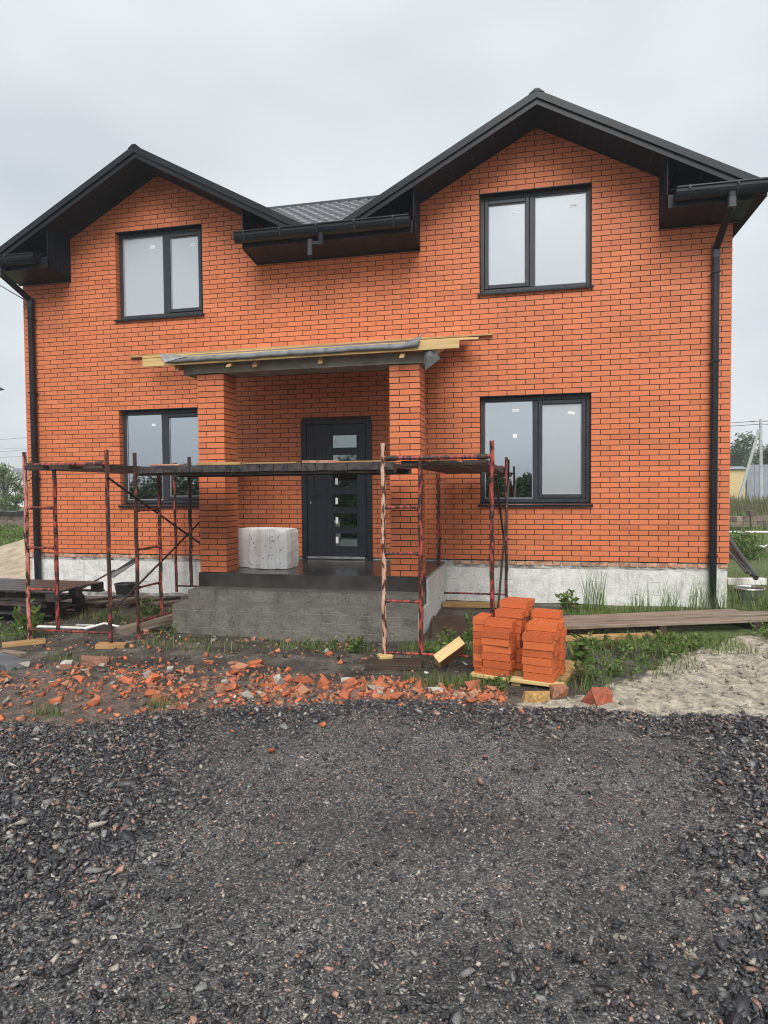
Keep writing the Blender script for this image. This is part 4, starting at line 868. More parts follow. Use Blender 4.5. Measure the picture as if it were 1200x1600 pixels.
MB().extr([(2.0, -.62, .36), (2.34, -.40, .62), (2.36, -.40, .55), (2.06, -.62, .30)], (.0, .04, 0)).build('blade', M['blackplastic'], tl)
# pieces on the sand
def chunk(seed, sz, name, label, cat, loc, rot, tint, grp=None, boxy=.07, n=8):
    V, T = hull(seed, n, (1, 1, 1), boxy); m = MB(); m.add([tuple(v*np.array(sz)) for v in V], [tuple(t) for t in T], 0, tint); o = m.build(name, M['rubble'], loc=loc); o.rotation_euler = rot; return tag(o, label, cat, grp)
chunk(3, (.17, .13, .11), 'half_brick', 'broken half brick standing on the pale sand edge right of the pallet', 'brick', P_(9.05, -4.46, .05), (.1, .05, .4), (.36, .09, .045), None, .1)
chunk(5, (.22, .08, .075), 'yellow_brick', 'long yellowish brick piece on the sand below the pallet', 'brick', P_(8.58, -4.47, .035), (0, .04, .32), (.44, .26, .09), None, .05)
chunk(9, (.12, .1, .08), 'brown_brick', 'brown brick end touching the yellow brick piece below the pallet', 'brick', P_(8.75, -4.36, .035), (0, .04, .3), (.30, .13, .07), None, .09)
chunk(11, (.22, .12, .09), 'kerb_brick', 'large dark brick at the left of the rubble before the far left post', 'brick', P_(4.42, -4.25, .03), (.0, .1, .5), (.28, .13, .085), None, .06)

# ------------------------------------------------------------------ brick rubble
def rub_cols(n):
    c = rng.uniform(.5, 1.05, (n, 1))*np.array([.54, .15, .06]); u = rng.random(n)
    a = u > .55; c[a] = rng.uniform(.6, 1.1, (a.sum(), 1))*np.array([.48, .20, .11]); a = u > .82; c[a] = rng.uniform(.5, 1, (a.sum(), 1))*np.array([.24, .13, .09]); a = u > .955; c[a] = rng.uniform(.5, 1, (a.sum(), 1))*np.array([.5, .46, .4]); a = u > .985; c[a] = .035; return c
temps = [hull(100+i, 6+i % 3, (1, 1, 1), .10) for i in range(10)]+[hull(130+i, 9, (1, .8, .6)) for i in range(4)]
def rub_points(n, spread=1.0):
    xs, ys = [], []
    while len(xs) < n:
        x = rng.uniform(3.0, 8.35); wd = float(np.interp(x, [3, 4.5, 5.5, 6.5, 7.3, 8.35], [2.1, 2.0, 1.6, .95, .60, .42])); d = rng.random()*wd*spread
        y = float(EYat(x))+d; f = d/wd
        dens = np.interp(x, [3, 4.5, 6, 7.5, 8.35], [.55, .75, 1, 1, .8])
        band = .25+.75*math.exp(-((f-.62)/.26)**2) if x < 5.6 else .35+.65*math.exp(-((f-.30)/.28)**2)
        if rng.random() < dens*band*(.55+.45*float(vn(np.array(x), np.array(y), 5, 3))+.2): xs.append(x); ys.append(y)
    return np.array(xs), np.array(ys)
x, y = rub_points(300); sz = .036+.062*rng.random(300)**1.8; frag = []
TONES = [('orange', (.54, .15, .06), 14), ('salmon', (.50, .23, .13), 5), ('brown', (.25, .13, .09), 5), ('pale grey', (.46, .43, .38), 2)]
for i, (V, T) in enumerate(temps):
    for tone, c0, wt in TONES:
        c = np.array(c0)*rng.uniform(.75, 1.12); m = MB(); m.add([tuple(v) for v in V], [tuple(t) for t in T], 0, tuple(c)); frag += [(tone, m.mesh('brick_fragment', M['rubble']))]*wt
for i in range(300):
    s = sz[i]; zone = 'behind the grey kerb slab' if x[i] < 4.6 else 'before the left scaffold and steps' if x[i] < 5.6 else 'before the concrete steps' if x[i] < 7.0 else 'between cream post and brick pallet'
    tone, me = frag[rng.integers(len(frag))]; size = 'large' if s > .060 else 'medium' if s > .043 else 'small'
    o = inst('brick_fragment', me, P_(x[i], y[i], s*.20), (rng.normal(0, .35), rng.normal(0, .35), rng.uniform(0, 6.28)), (s*rng.uniform(1, 1.5), s*rng.uniform(.6, 1), s*rng.uniform(.35, .7)))
    tag(o, f'{size} {tone} brick fragment in the rubble {zone}', 'brick fragment', f'{size} {tone} brick fragments {zone}')
Vs, Ts, Cs, off = [], [], [], 0
for n_, s0, s1 in ((900, .02, .045), (2100, .006, .022)):
    x, y = rub_points(n_); s = s0+(s1-s0)*rng.random(n_)**1.5; P = np.stack([x, y, gh(x, y)+s*.2], 1); S = np.stack([s*1.25, s*.85, s*.6], 1)
    V, T, C = scatter(temps, P, S, rots(rng.normal(0, .5, n_), rng.normal(0, .5, n_), rng.uniform(0, 6.28, n_)), rub_cols(n_)); Vs.append(V); Ts.append(T+off); Cs.append(C); off += len(V)
x = rng.uniform(2.2, 8.3, 260); y = rng.uniform(-3.9, -2.5, 260); s = .012+.05*rng.random(260)**3; P = np.stack([x, y, gh(x, y)+s*.25], 1)      # strays on the mud
V, T, C = scatter(temps, P, np.stack([s*1.2, s*.9, s*.7], 1), rots(rng.normal(0, .5, 260), rng.normal(0, .5, 260), rng.uniform(0, 6.28, 260)), rub_cols(260)); Vs.append(V); Ts.append(T+off); Cs.append(C); off += len(V)
x = rng.uniform(5.0, 9, 60); y = EYat(x)-rng.random(60)**2*1.6-.05; s = .012+.03*rng.random(60)**2; P = np.stack([x, y, dh(x, y)+s*.25+.006], 1)             # strays on the gravel
V, T, C = scatter(temps, P, np.stack([s*1.2, s*.9, s*.6], 1), rots(rng.normal(0, .3, 60), rng.normal(0, .3, 60), rng.uniform(0, 6.28, 60)), rub_cols(60)); Vs.append(V); Ts.append(T+off); Cs.append(C)
tag(np_mesh('brick_rubble', np.concatenate(Vs), np.concatenate(Ts), np.concatenate(Cs), M['rubble']), 'small crumbs of broken brick between the larger fragments', 'rubble', kind='stuff')
n_ = 3800; x = rng.uniform(1.5, 9.5, n_); y = rng.uniform(-5.3, -1.5, n_); k = (sandw(x, y) < .3) & (EYat(x) < y) & ((y < -2.5) | (x < 4.1) | (x > 7.4)); x, y = x[k], y[k]; n_ = len(x); s = .006+.03*rng.random(n_)**3.5
u = rng.random(n_); c = rng.uniform(.5, 1.3, (n_, 1))*np.array([.09, .08, .068]); c[u > .6] = np.array([.035, .028, .022]); c[u > .84] = np.array([.26, .25, .23]); c[u > .93] = np.array([.30, .17, .08]); c[u > .985] = np.array([.7, .7, .68])
V, T, C = scatter(temps, np.stack([x, y, gh(x, y)+s*.15], 1), np.stack([s*rng.uniform(.9, 2.6, n_), s, s*.6], 1), rots(rng.normal(0, .4, n_), rng.normal(0, .4, n_), rng.uniform(0, 6.28, n_)), c)
tag(np_mesh('yard_litter', V, T, C, M['stone']), 'small stones splinters and crumbs trodden into the mud', 'litter', kind='stuff')
# clods on the sand
n_ = 1100; x = rng.uniform(8.8, 12.5, n_); y = rng.uniform(-4.7, -1.6, n_); k = rng.random(n_) < sandw(x, y); x, y = x[k], y[k]; n_ = len(x); s = .008+.034*rng.random(n_)**2.5
c = rng.uniform(.5, 1.05, (n_, 1))*np.array([.36, .33, .28]); P = np.stack([x, y, gh(x, y)+s*.12], 1)
V, T, C = scatter(st_big, P, np.stack([s*1.2, s, s*.8], 1), rots(rng.normal(0, .5, n_), rng.normal(0, .5, n_), rng.uniform(0, 6.28, n_)), c)
tag(np_mesh('sand_clods', V, T, C, M['rubble']), 'pale lumps of sand and clay beside the planks', 'sand', kind='stuff')

# ------------------------------------------------------------------ plants
GREENS = np.array([[.12, .22, .045], [.17, .28, .065], [.09, .165, .04], [.23, .29, .085], [.12, .21, .065], [.25, .23, .11]])
def blades(P, H, W, lean=.45, seg=3):
    """tapered bending blades: quads"""
    n = len(P); a = rng.uniform(0, 6.283, n); d = np.stack([np.cos(a), np.sin(a), a*0], 1); sd_ = np.stack([-np.sin(a), np.cos(a), a*0], 1); le = rng.uniform(.1, 1, n)*lean
    V = np.zeros((n, (seg+1)*2, 3))
    for k in range(seg+1):
        t = k/seg; c = P+d*(H*le*t**2)[:, None]+np.array([0, 0, 1])*(H*(t-.25*le*t**2))[:, None]; w_ = (W*(1-t)**.7+W*.05)[:, None]
        V[:, 2*k] = c-sd_*w_; V[:, 2*k+1] = c+sd_*w_
    q = np.array([[2*k, 2*k+1, 2*k+3, 2*k+2] for k in range(seg)])
    T = (q[None]+(np.arange(n)*(seg+1)*2)[:, None, None]).reshape(-1, 4); C = np.repeat(GREENS[rng.integers(0, 6, n)]*rng.uniform(.7, 1.3, (n, 1)), seg, 0)
    return V.reshape(-1, 3), T, C
def leaves(P, S, D=None, cols=GREENS, up=.5, shade=(.7, 1.3)):
    """six-point leaf shapes as two quads folded on the midrib"""
    n = len(P); a = rng.uniform(0, 6.283, n) if D is None else D; pi_ = rng.normal(up, .45, n)
    R = rots(rng.normal(0, .5, n), -pi_, a); t = np.array([[0, 0, 0], [.35, .22, .05], [.75, .16, .02], [1, 0, -.12], [.75, -.16, .02], [.35, -.22, .05], ])
    V = np.einsum('nij,nvj->nvi', R, t[None]*S[:, None, None])+P[:, None]
    q = np.array([[0, 3, 2, 1], [0, 5, 4, 3]]); T = (q[None]+(np.arange(n)*6)[:, None, None]).reshape(-1, 4); C = np.repeat(cols[rng.integers(0, len(cols), n)]*rng.uniform(*shade, (n, 1)), 2, 0)
    return V.reshape(-1, 3), T, C
def join(*vtc):
    off = 0; V, T, C = [], [], []
    for v, t, c in vtc: V.append(v); T.append(t+off); C.append(c); off += len(v)
    return np.concatenate(V), np.concatenate(T), np.concatenate(C)
def gpos(cx, cy, r, n, sq=1.0):
    a = rng.uniform(0, 6.283, n); q = r*np.sqrt(rng.random(n)); x = cx+q*np.cos(a); y = cy+q*np.sin(a)*sq; return np.stack([x, y, gh(x, y)-.01], 1)
def tuft(cx, cy, r, n, h, label, grp, name='grass_tuft', wd=.004, lean=.45):
    P = gpos(cx, cy, r, n, .7); o = np_mesh(name, *blades(P, h*rng.uniform(.45, 1.05, n), np.full(n, wd), lean), M['leaf']); return tag(o, label, 'grass', grp)
TG = 'tall grass tufts along the plinth'
tuft(9.38, -.50, .16, 75, .78, 'tallest grass tuft before the white plinth below the lower right window', TG, lean=.4); tuft(9.95, -.45, .14, 40, .45, 'thin grass tuft between tallest one and the curved one at the plinth', TG); tuft(10.35, -.45, .14, 45, .55, 'curved grass tuft left of the right downpipe', TG, lean=.7)
tuft(10.68, -.5, .15, 60, .6, 'grass tuft close to the left side of the right downpipe', TG); tuft(11.05, -.6, .2, 90, .60, 'grass tuft round the foot of the right downpipe', TG)
tuft(11.5, -.9, .35, 320, .62, 'dense tall grass at the right house corner', TG); tuft(12.1, -.6, .4, 280, .5, 'tall grass below the metal basin', TG); tuft(11.9, -1.45, .35, 260, .42, 'grass clump at the right end of the planks', TG)
def weed(cx, cy, r, h, n, ls, label, grp='leafy weeds in the yard', cols=GREENS, name='weed'):
    root = thing(name, label, 'weed', P_(cx, cy), 0, grp); st = MB(); LP, LS, LD = [], [], []
    ns = max(3, n//14)
    for k in range(ns):
        a = random.uniform(0, 6.283); q = r*math.sqrt(random.random()); bx_, by_ = q*.5*math.cos(a), q*.5*math.sin(a); tx, ty, tz = q*math.cos(a), q*math.sin(a), h*random.uniform(.55, 1)
        st.tube([(bx_, by_, -.02), ((bx_+tx)/2, (by_+ty)/2, tz*.6), (tx, ty, tz)], [.004, .003, .0015], 5)
        for j in range(n//ns):
            t = random.uniform(.12, 1); LP.append((bx_+(tx-bx_)*t, by_+(ty-by_)*t, tz*t)); LS.append(ls*random.uniform(.5, 1.1)*(1.1-.4*t)); LD.append(random.uniform(0, 6.283))
    tag(st.build('stem', M['stemgreen'], root), kind='stuff'); np_mesh('foliage', *leaves(np.array(LP), np.array(LS), np.array(LD), cols), M['leaf'], root)
M['stemgreen'] = pm('green_stem', (.08, .12, .03), (.13, .17, .05), 8, .6, 0)
weed(2.93, -3.45, .14, .42, 90, .15, 'upright narrow leaved weed at the far left edge before the pallets'); weed(2.45, -3.2, .2, .2, 50, .09, 'low weed behind the upright weed at the far left')
weed(3.10, -2.2, .2, .22, 70, .11, 'small leafy weed between pallets and left scaffold'); weed(3.45, -1.75, .22, .30, 90, .12, 'leafy weed in front of the timber lattice'); weed(3.75, -1.6, .2, .18, 60, .09, 'weed at the timber lattice near the steps')
weed(6.72, -3.15, .16, .20, 80, .09, 'weed at the foot of the steps beside the cream scaffold post'); weed(6.35, -3.2, .2, .12, 70, .06, 'low weed on the mud in the middle of the steps'); weed(7.75, -2.75, .22, .22, 110, .10, 'weed between rotten board and brick pallet')
weed(7.72, -3.35, .25, .20, 120, .09, 'weed around the tilted formwork offcut'); weed(8.0, -2.4, .16, .3, 70, .12, 'weed behind the brick pallet beside the steps'); weed(8.98, -3.4, .15, .34, 80, .15, 'tall dock weed at the right side of the brick pallet')
weed(9.00, -3.9, .14, .20, 60, .10, 'low dock weed at the right front corner of the pallet'); weed(9.5, -3.0, .30, .16, 90, .075, 'weed on the dark soil before the planks'); weed(9.9, -2.75, .30, .17, 90, .08, 'broad weed patch before the planks at the sand edge')
weed(9.15, -2.75, .2, .20, 60, .09, 'weed at the left end of the grey planks'); weed(9.65, -2.4, .25, .14, 60, .06, 'weed against the front grey plank'); weed(9.05, -.55, .2, .28, 110, .13, 'bushy weed left of the tallest grass at the plinth'); weed(8.30, -4.25, .2, .14, 90, .07, 'low weed under the front edge of the pallet')
weed(11.2, -1.9, .4, .18, 170, .08, 'low weeds at the right edge beside the sand'); weed(4.35, -2.9, .16, .16, 60, .07, 'weed by the left end of the steps')
for i_, (cx, cy) in enumerate(((9.25, -3.35), (9.45, -2.7), (9.75, -3.0), (10.05, -2.55), (10.35, -2.3), (9.3, -3.75), (9.95, -2.25), (9.6, -3.35))):
    weed(cx, cy, .22, random.uniform(.10, .16), 90, random.uniform(.05, .085), f"{['first', 'second', 'third', 'fourth', 'fifth', 'sixth', 'seventh', 'last'][i_]} low broadleaf weed, counted outwards from the brick pallet to the sand")
# low grass, one mass
gp = [gpos(cx, cy, r, n, sq) for cx, cy, r, n, sq in ((7.7, -3.0, .55, 900, .8), (7.9, -4.2, .45, 500, .35), (6.3, -3.1, .7, 350, .4), (4.9, -3.3, .7, 260, .5), (9.4, -3.1, .7, 600, .9), (10.1, -2.4, .7, 900, .6), (10.2, -.7, 1.3, 2600, .35), (9.2, -2.6, .5, 300, .6), (12.5, -.9, 1.3, 5600, .6), (11.8, -2.0, .8, 900, .4), (8.95, -4.0, .3, 260, 1), (5.0, -5.55, .15, 60, .3), (5.75, -5.25, .15, 70, .3), (4.1, -4.1, .4, 100, .4), (3.0, -1.9, .7, 350, .6), (2.6, -3.3, .5, 400, .6), (11.5, -4.2, .12, 60, 1), (10.9, -4.45, .1, 40, .5), (13.5, 2.0, 2.2, 3800, 1.2))]
Pg = np.concatenate(gp); ng = len(Pg)
far = [np.stack([rng.uniform(12, 40, 14000), rng.uniform(2, 26, 14000), np.zeros(14000)], 1), np.stack([rng.uniform(-30, -1, 9000), rng.uniform(3, 30, 9000), np.zeros(9000)], 1)]
Pf = np.concatenate(far); kf = (Pf[:, 0] > 12+.22*(Pf[:, 1])) | (Pf[:, 0] < -1); Pf = Pf[kf]; nf = len(Pf)
tag(np_mesh('grass', *join(blades(Pg, rng.uniform(.03, .15, ng), np.full(ng, .004), .7, 2), blades(Pf, rng.uniform(.1, .4, nf)*(1+Pf[:, 1]/40), .006+.0006*Pf[:, 1], .5, 2)), M['leaf']), 'patchy low grass on the muddy yard and the plots beside the house', 'grass', kind='stuff')
def tree(name, label, base, h, cw, leaf, n, cols, trunk_h=.35, grp=None, cat='tree', flat=1.0, shade=(.55, 1.25)):
    root = thing(name, label, cat, base, 0, grp); tk = MB(); tk.tube([(0, 0, -.2), (.05*h*random.uniform(-.3, .3), 0, h*.4), (0, 0, h*.8)], [h*.03, h*.02, h*.006], 7)
    cl = []
    for k in range(15):
        a = random.uniform(0, 6.283); q = cw*.5*math.sqrt(random.random())*.8; z = h*random.uniform(trunk_h, .88); f = 1-.55*abs((z/h-.55)/.45); c = Vector((q*f*math.cos(a), q*f*flat*math.sin(a), z)); cl.append((c, cw*random.uniform(.14, .26)))
        tk.tube([(0, 0, z*.62), c*.6+Vector((0, 0, z*.35)), c], [h*.010, h*.007, h*.003], 5)
    tk.build('trunk', M['bark'], root); Ps = []; Sh = []
    for c, r in cl:
        m = n//15; v = rng.normal(size=(m, 3)); v = v/np.linalg.norm(v, axis=1)[:, None]*(r*rng.random((m, 1))**.45)*np.array([1, 1, .8]); Ps.append(v+np.array(c)); 
    Ps = np.concatenate(Ps); np_mesh('crown', *leaves(Ps, leaf*rng.uniform(.6, 1.3, len(Ps)), None, cols, .2, shade), M['leaf'], root)
HAZED_GREENS = np.array([[.12, .18, .095], [.15, .21, .11], [.10, .15, .08], [.17, .22, .12]])  # distant leaf greens made paler: fading by mist is put into the colour
TGp = 'trees beyond the plots right of the house'
for i, (px_, top, Y, cw, lab) in enumerate(((1158, 676, 52, 3.6, 'tall pale tree behind the leaning pole strut'), (1178, 690, 58, 3.2, 'tree directly behind the utility pole'), (1140, 690, 56, 3.2, 'tree half hidden by the right house corner'), (1200, 692, 55, 3.4, 'tree at the right edge behind the grey fence'))):
    p = at(px_, 745, Y); t = at(px_, top, Y); tree('far_tree', lab, (p.x, Y, 0), t.z, cw*1.25, .30, 2600, HAZED_GREENS, .15, TGp)
for i, (px_, top, Y, cw, lab) in enumerate(((6, 722, 24, 2.6, 'pale green young tree at the left edge of the plots'), (24, 748, 27, 2.2, 'lower tree right of the pale green one before the white roofs'))):
    p = at(px_, 760, Y); t = at(px_, top, Y); tree('left_tree', lab, (p.x, Y, 0), t.z, cw, .14, 2600, GREENS*1.15, .1, 'young trees left of the house')
def bush(label, px_, top, Y, w_, n, leaf, cols=GREENS, grp=None):
    p = at(px_, top, Y); v = rng.normal(size=(n, 3)); v = v/np.linalg.norm(v, axis=1)[:, None]*rng.random((n, 1))**.4*np.array([w_/2, w_/2, p.z*.75]); v[:, 2] = np.abs(v[:, 2]); P = v+np.array([p.x, Y, .02])
    o = np_mesh('bush', *leaves(P, leaf*rng.uniform(.5, 1.2, n), None, cols, .5), M['leaf']); tag(o, label, 'bush', grp)
bush('green bush at the right house corner below the block stacks', 1156, 815, 7.0, 1.1, 1500, .10); bush('green bush at the left edge above the sand heap', 6, 815, 9.5, 2.0, 1600, .11); bush('bush between the tarp stack and the left house corner', 30, 822, 9, 1.4, 1000, .10)
bush('low weeds along the foot of the left sand heap', 10, 838, 6.5, 2.2, 1200, .09)
REED = np.array([[.18, .16, .08], [.16, .18, .07], [.13, .15, .055], [.22, .19, .10], [.11, .15, .05]])
P = np.stack([rng.uniform(17, 44, 9000), rng.uniform(26, 46, 9000), np.zeros(9000)], 1); v_, t_, c_ = blades(P, rng.uniform(.5, 1.3, 9000), np.full(9000, .03), .4, 2); c_ = np.repeat(REED[rng.integers(0, 5, 9000)]*rng.uniform(.7, 1.2, (9000, 1)), 2, 0)
tag(np_mesh('reeds', v_, t_, c_, M['leaf']), 'brownish tall weeds on the empty plot right of the house', 'weeds', kind='stuff')

# ------------------------------------------------------------------ background right
pole = thing('utility_pole', 'pale concrete utility pole with a leaning strut', 'utility pole', (0, 0, 0)); Yp = 42
pb, ptp = at(1190, 754, Yp), at(1188.5, 655, Yp); MB().tube([(pb.x, Yp, -.2), (ptp.x, Yp, ptp.z)], [.14, .10], 8).build('shaft', M['galv'], pole)
sb_, st_ = at(1150, 753, Yp), at(1186, 671, Yp); MB().tube([(sb_.x, Yp, -.2), (st_.x, Yp, st_.z)], [.13, .10], 8).build('strut', M['galv'], pole); MB().box((ptp.x-.6, Yp-.05, ptp.z-.2), (ptp.x+.6, Yp+.05, ptp.z-.1)).build('cross_arm', M['galv'], pole)
q = at(1147, 700, 60); o = MB().tube([(q.x, 60, 0), (q.x, 60, q.z)], .09, 6).build('thin_pole', M['galv']); tag(o, 'thin pale pole at the house corner beyond the yellow wall', 'pole')
for i, (dz, lab) in enumerate(((-.12, 'upper'), (-.35, 'lower'))):
    o = MB().tube([(ptp.x-30, Yp-3, ptp.z+dz-.6), (ptp.x-15, Yp-1.5, ptp.z+dz-.8), (ptp.x, Yp, ptp.z+dz), (ptp.x+15, Yp+2, ptp.z+dz-.6), (ptp.x+30, Yp+4, ptp.z+dz)], .022, 5).build('power_line', M['wire']); tag(o, f'{lab} power line running to the utility pole', 'cable')
a, b = at(1130, 738, 46), at(1165, 738, 46); yh = thing('yellow_shed', 'low yellow shed behind the pole strut', 'shed', (0, 0, 0)); zt = at(1150, 733, 46).z
MB().box((a.x, 46, 0), (b.x, 49, zt)).build('wall', M['yellowwall'], yh); MB().extr([(a.x-.2, 45.8, zt+.003), (a.x-.2, 47.5, zt+.25), (a.x-.2, 49.2, zt+.003)], (b.x-a.x+.4, 0, 0)).build('roof', M['greypanel'], yh)
fe = thing('sheet_fence', 'grey metal sheet fence right of the yellow shed', 'fence', (0, 0, 0)); a, b = at(1167, 740, 47).x, at(1260, 740, 47).x; zt = at(1180, 726, 47).z; k = 0; x = a
while x < b: MB().box((x, 47+.03*(k % 2), .05), (x+.28, 47.04+.03*(k % 2), zt)).build('panel', M['greypanel'], fe); x += .285; k += 1
a = at(1186, 724, 60); rf = thing('far_house', 'low far house with a grey roof behind the fence', 'house', (0, 0, 0)); MB().box((a.x, 60, 0), (a.x+9, 66, a.z)).build('wall', M['whitewall'], rf); MB().extr([(a.x-.4, 59.6, a.z+.003), (a.x-.4, 63, a.z+1.6), (a.x-.4, 66.4, a.z+.003)], (9.8, 0, 0)).build('roof', M['greypanel'], rf)
# stacks of grey blocks on pallets
p0 = at(1143, 815, 17.5)
for k in range(5):
    x = p0.x-.25+k*1.0; s_ = thing('block_stack', f"{['first', 'second', 'third', 'fourth', 'fifth'][k]} stack of grey brown blocks from the house corner in the row across the plot", 'block stack', (x, 17.5+.25*(k % 2), .0), random.uniform(-.06, .06), 'stacks of blocks across the plot')
    for i in range(4):
        for j in range(3):
            if random.random() < .45 and j == 2: continue
            MB().box((i*.225, 0, .12+j*.205), (i*.225+.215, .5, .12+j*.205+.195)).build('block', M['greybrick'], s_)
    MB().box((-.03, -.03, 0), (.93, .55, .115)).build('pallet_base', M['palletwood'], s_)
p = at(1185, 832, 11.5); o = MB().tube([(p.x-.9, 11.5, p.z), (p.x+3, 11.9, p.z+.02)], .035, 8).build('white_pipe', M['whiteplastic']); tag(o, 'long white pipe lying across the plot behind the house', 'pipe')
for i in range(7):
    p = at(1158+i*8, 846+(i % 3)*5, 8.5); slab('debris_board', f"{['first', 'second', 'third', 'fourth', 'fifth', 'sixth', 'last'][i]} weathered board from the house corner, lying in the grass behind it", 'board', (p.x, 8.5-(i % 3)*.5, .04+.02*i), (1.0, .16, .03), (random.uniform(-.1, .1), random.uniform(-.08, .08), random.uniform(-.5, .4)), M['oldwood'] if i % 3 else M['whiteplastic'], 'weathered boards in the grass')
for i in range(3):
    a, b = at(1139, 842+i*10, 2.6), at(1181-i*7, 903-i*4, .9); o = MB().tube([(a.x, 2.6, a.z), (b.x, .9, max(b.z, .05))], .04 if i == 0 else .02, 8).build('leaning_pipe', M['blackplastic']); tag(o, f"{['thick outer', 'middle', 'thin inner'][i]} black pipe leaning at the right house corner", 'pipe', 'black pipes leaning at the house corner')
bs = thing('metal_basin', 'round pale metal basin in the grass at the right house corner', 'basin', (at(1171, 916, .5).x, .5, .22)); b = MB()
for (r1, z1), (r2, z2) in (((.15, -.14), (.20, .0)), ((.19, .0), (.14, -.12))): b.add([(r1*math.cos(6.283*i/n), r1*math.sin(6.283*i/n), z1) for i in range(16)]+[(r2*math.cos(6.283*i/n), r2*math.sin(6.283*i/n), z2) for i in range(16)], [(i, (i+1) % 16, 16+(i+1) % 16, 16+i) for i in range(16)])
n = 16; b.build('bowl', M['greyslab'], bs); MB().tube([(.20*math.cos(6.283*i/16), .20*math.sin(6.283*i/16), 0) for i in range(17)], .012, 6).build('rim', M['steel'], bs); MB().add([(.15*math.cos(6.283*i/16), .15*math.sin(6.283*i/16), -.05) for i in range(16)], [tuple(range(16))]).build('water', M['doorglass'], bs)
MB().box((-.12, -.12, -.30), (.12, .12, -.145)).build('stand', M['greyslab'], bs)
slab('white_board', 'white board lying by the basin at the right house corner', 'board', (at(1165, 900, 1.6).x, 1.6, .12), (.6, .12, .10), (0, 0, .2), M['whiteplastic'])

# ------------------------------------------------------------------ background left
x_, y_ = np.meshgrid(np.linspace(-7.5, 1.0, 90), np.linspace(.4, 9.5, 90)); hz = .72*np.exp(-(((x_+2.7)/2.1)**2+((y_-4.3)/2.3)**2))+.35*np.exp(-(((x_+.9)/1.0)**2+((y_-2.4)/1.0)**2))+.05*vn(x_, y_, 2.5, 2)+.02*np.abs(vn(x_, y_, 7, 3))-.09
o = grid_obj('sand_heap', x_, y_, hz, M['sand']); tag(o, 'heap of wet beige sand left of the house corner', 'sand heap')
ts = thing('covered_stack', 'stack of bricks under a black tarp beyond the sand heap', 'brick stack', (at(-6, 820, 14).x, 14, 0)); w_ = at(39, 820, 14).x-at(-6, 820, 14).x; zt = at(20, 799, 14).z
for i in range(5):
    for j in range(3): MB().box((i*w_/5, 0, .05+j*zt*.25), ((i+.95)*w_/5, .6, .05+(j+.95)*zt*.25)).build('block', M['greybrick'], ts)
tp = rough_box((-.05, -.05, zt*.78), (w_+.05, .65, zt), .12, .03, 2, 4); bm_obj(tp, 'tarp', M['tarp'], ts)
for i, (x0_, x1_, top, ev, Y, lab) in enumerate(((14, 34, 733, 752, 60, 'white gabled house far left behind the trees'), (30, 52, 738, 760, 52, 'second white house beside the left house corner'))):
    a, b = at(x0_, ev, Y), at(x1_, ev, Y); c = at((x0_+x1_)/2, top, Y); hh = thing('white_house', lab, 'house', (0, 0, 0), 0, 'white houses far left')
    MB().box((a.x, Y, 0), (b.x, Y+7, a.z)).build('wall', M['whitewall'], hh)
    MB().prism([(a.x, a.z+.003), (b.x, a.z+.003), ((a.x+b.x)/2, c.z)], Y, Y+7).build('gable', M['whitewall'], hh)
    for s in (a.x, b.x): MB().extr([(s+(s-(a.x+b.x)/2)*.1, Y-.2, a.z-.08), ((a.x+b.x)/2, Y-.2, c.z+.02), ((a.x+b.x)/2, Y-.2, c.z+.12), (s+(s-(a.x+b.x)/2)*.1, Y-.2, a.z+.02)], (0, 7.4, 0)).build('roof', M['greypanel'], hh)
nr = thing('neighbour_house', 'neighbouring house with a dark eave at the left edge', 'house', (0, 0, 0)); e = at(8, 609, 14); MB().extr([(e.x, 6, e.z), (e.x-.5, 6, e.z-.06), (e.x-6, 6, e.z+2.9), (e.x-6, 6, e.z+3.1)], (0, 8, 0)).build('roof', M['black'], nr); MB().box((e.x-6, 6.4, 0), (e.x-.75, 13.5, e.z-.05)).build('wall', M['whitewall'], nr)
for i, (yl_, yr_, lab) in enumerate(((687, 682, 'top'), (697, 700, 'second'), (706, 701, 'third'), (713, 712, 'lowest'))):
    a, b = at(-40, yl_+1.5, 40), at(60, yr_, 44); c = (a+b)/2; o = MB().tube([a, c-Vector((0, 0, .06)), b+(b-a)*.0], .014, 5).build('power_line', M['wire']); tag(o, f'{lab} power line left of the house', 'cable', 'power lines left of the house')
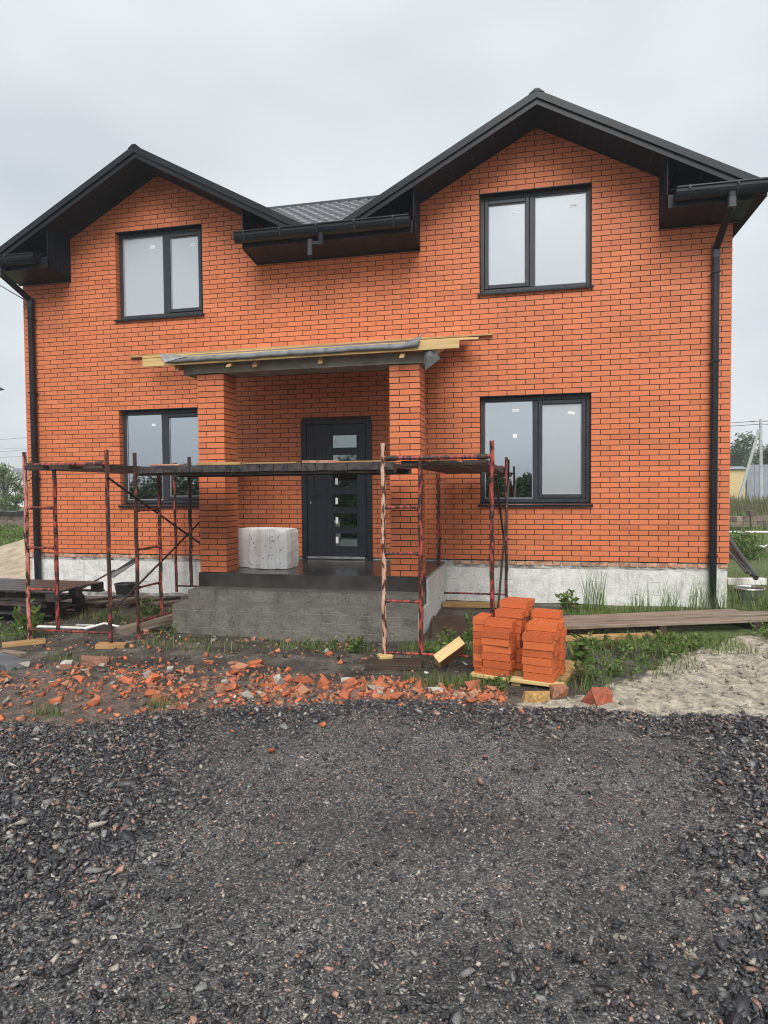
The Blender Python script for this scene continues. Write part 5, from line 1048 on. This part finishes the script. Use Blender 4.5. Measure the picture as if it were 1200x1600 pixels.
a, b = at(-20, 437, 6), at(30, 452, .3); o = MB().tube([a, (a+b)/2-Vector((0, 0, .04)), Vector((.02, .02, 4.98))], .012, 5).build('service_cable', M['wire']); tag(o, 'thin service cable reaching the left house corner under the eave', 'cable')
# wooded rise on the horizon
P = np.stack([rng.uniform(-420, 420, 11000), rng.uniform(215, 262, 11000), np.zeros(11000)], 1); P[:, 2] = rng.random(11000)**.9*(9+4*np.sin(P[:, 0]*.03)+2.5*np.sin(P[:, 0]*.11)); cols_ = np.array([[.07, .09, .065], [.085, .10, .075], [.06, .08, .06]])
tag(np_mesh('far_wood', *leaves(P, rng.uniform(2, 4.5, 11000), None, cols_, .2, (.8, 1.2)), M['hillwood']), 'misty wooded rise along the horizon', 'wood', kind='stuff')
# what the windows mirror: the wood and poles across the drive
n_ = 80000; x = rng.normal(4, 12, n_); h_ = 2.15+.35*np.sin(x*.8)+.3*np.sin(x*2.1)+.2*np.sin(x*4.7)+.9*np.exp(-((x-.4)/1.6)**2)+.5*np.exp(-((x+8)/2)**2)
y = -19+7.8*rng.random(n_)**1.3; P = np.stack([x, y, rng.random(n_)**.75*np.minimum(h_, np.maximum(.12, (-y-11.0)*.42))], 1)
tag(np_mesh('opposite_wood', *leaves(P, rng.uniform(.14, .30, n_), None, np.array([[.05, .09, .02], [.07, .115, .028], [.035, .06, .016]]), .2), M['hillwood']), 'dark row of bushes across the drive mirrored in the windows', 'wood', kind='stuff')
# ------------------------------------------------------------------ rainy air
hm = bpy.data.materials.new('misty_air'); hm.use_nodes = True; t = hm.node_tree; t.nodes.clear()
vo = t.nodes.new('ShaderNodeVolumePrincipled'); ou = t.nodes.new('ShaderNodeOutputMaterial'); vo.inputs['Color'].default_value = (.93, .96, 1, 1); vo.inputs['Density'].default_value = .0016; t.links.new(vo.outputs[0], ou.inputs['Volume'])
tag(MB().box((-1400, -1400, -1.6), (1400, 1400, 22)).build('haze', hm), 'thin rainy mist over the whole yard', 'haze', kind='stuff')
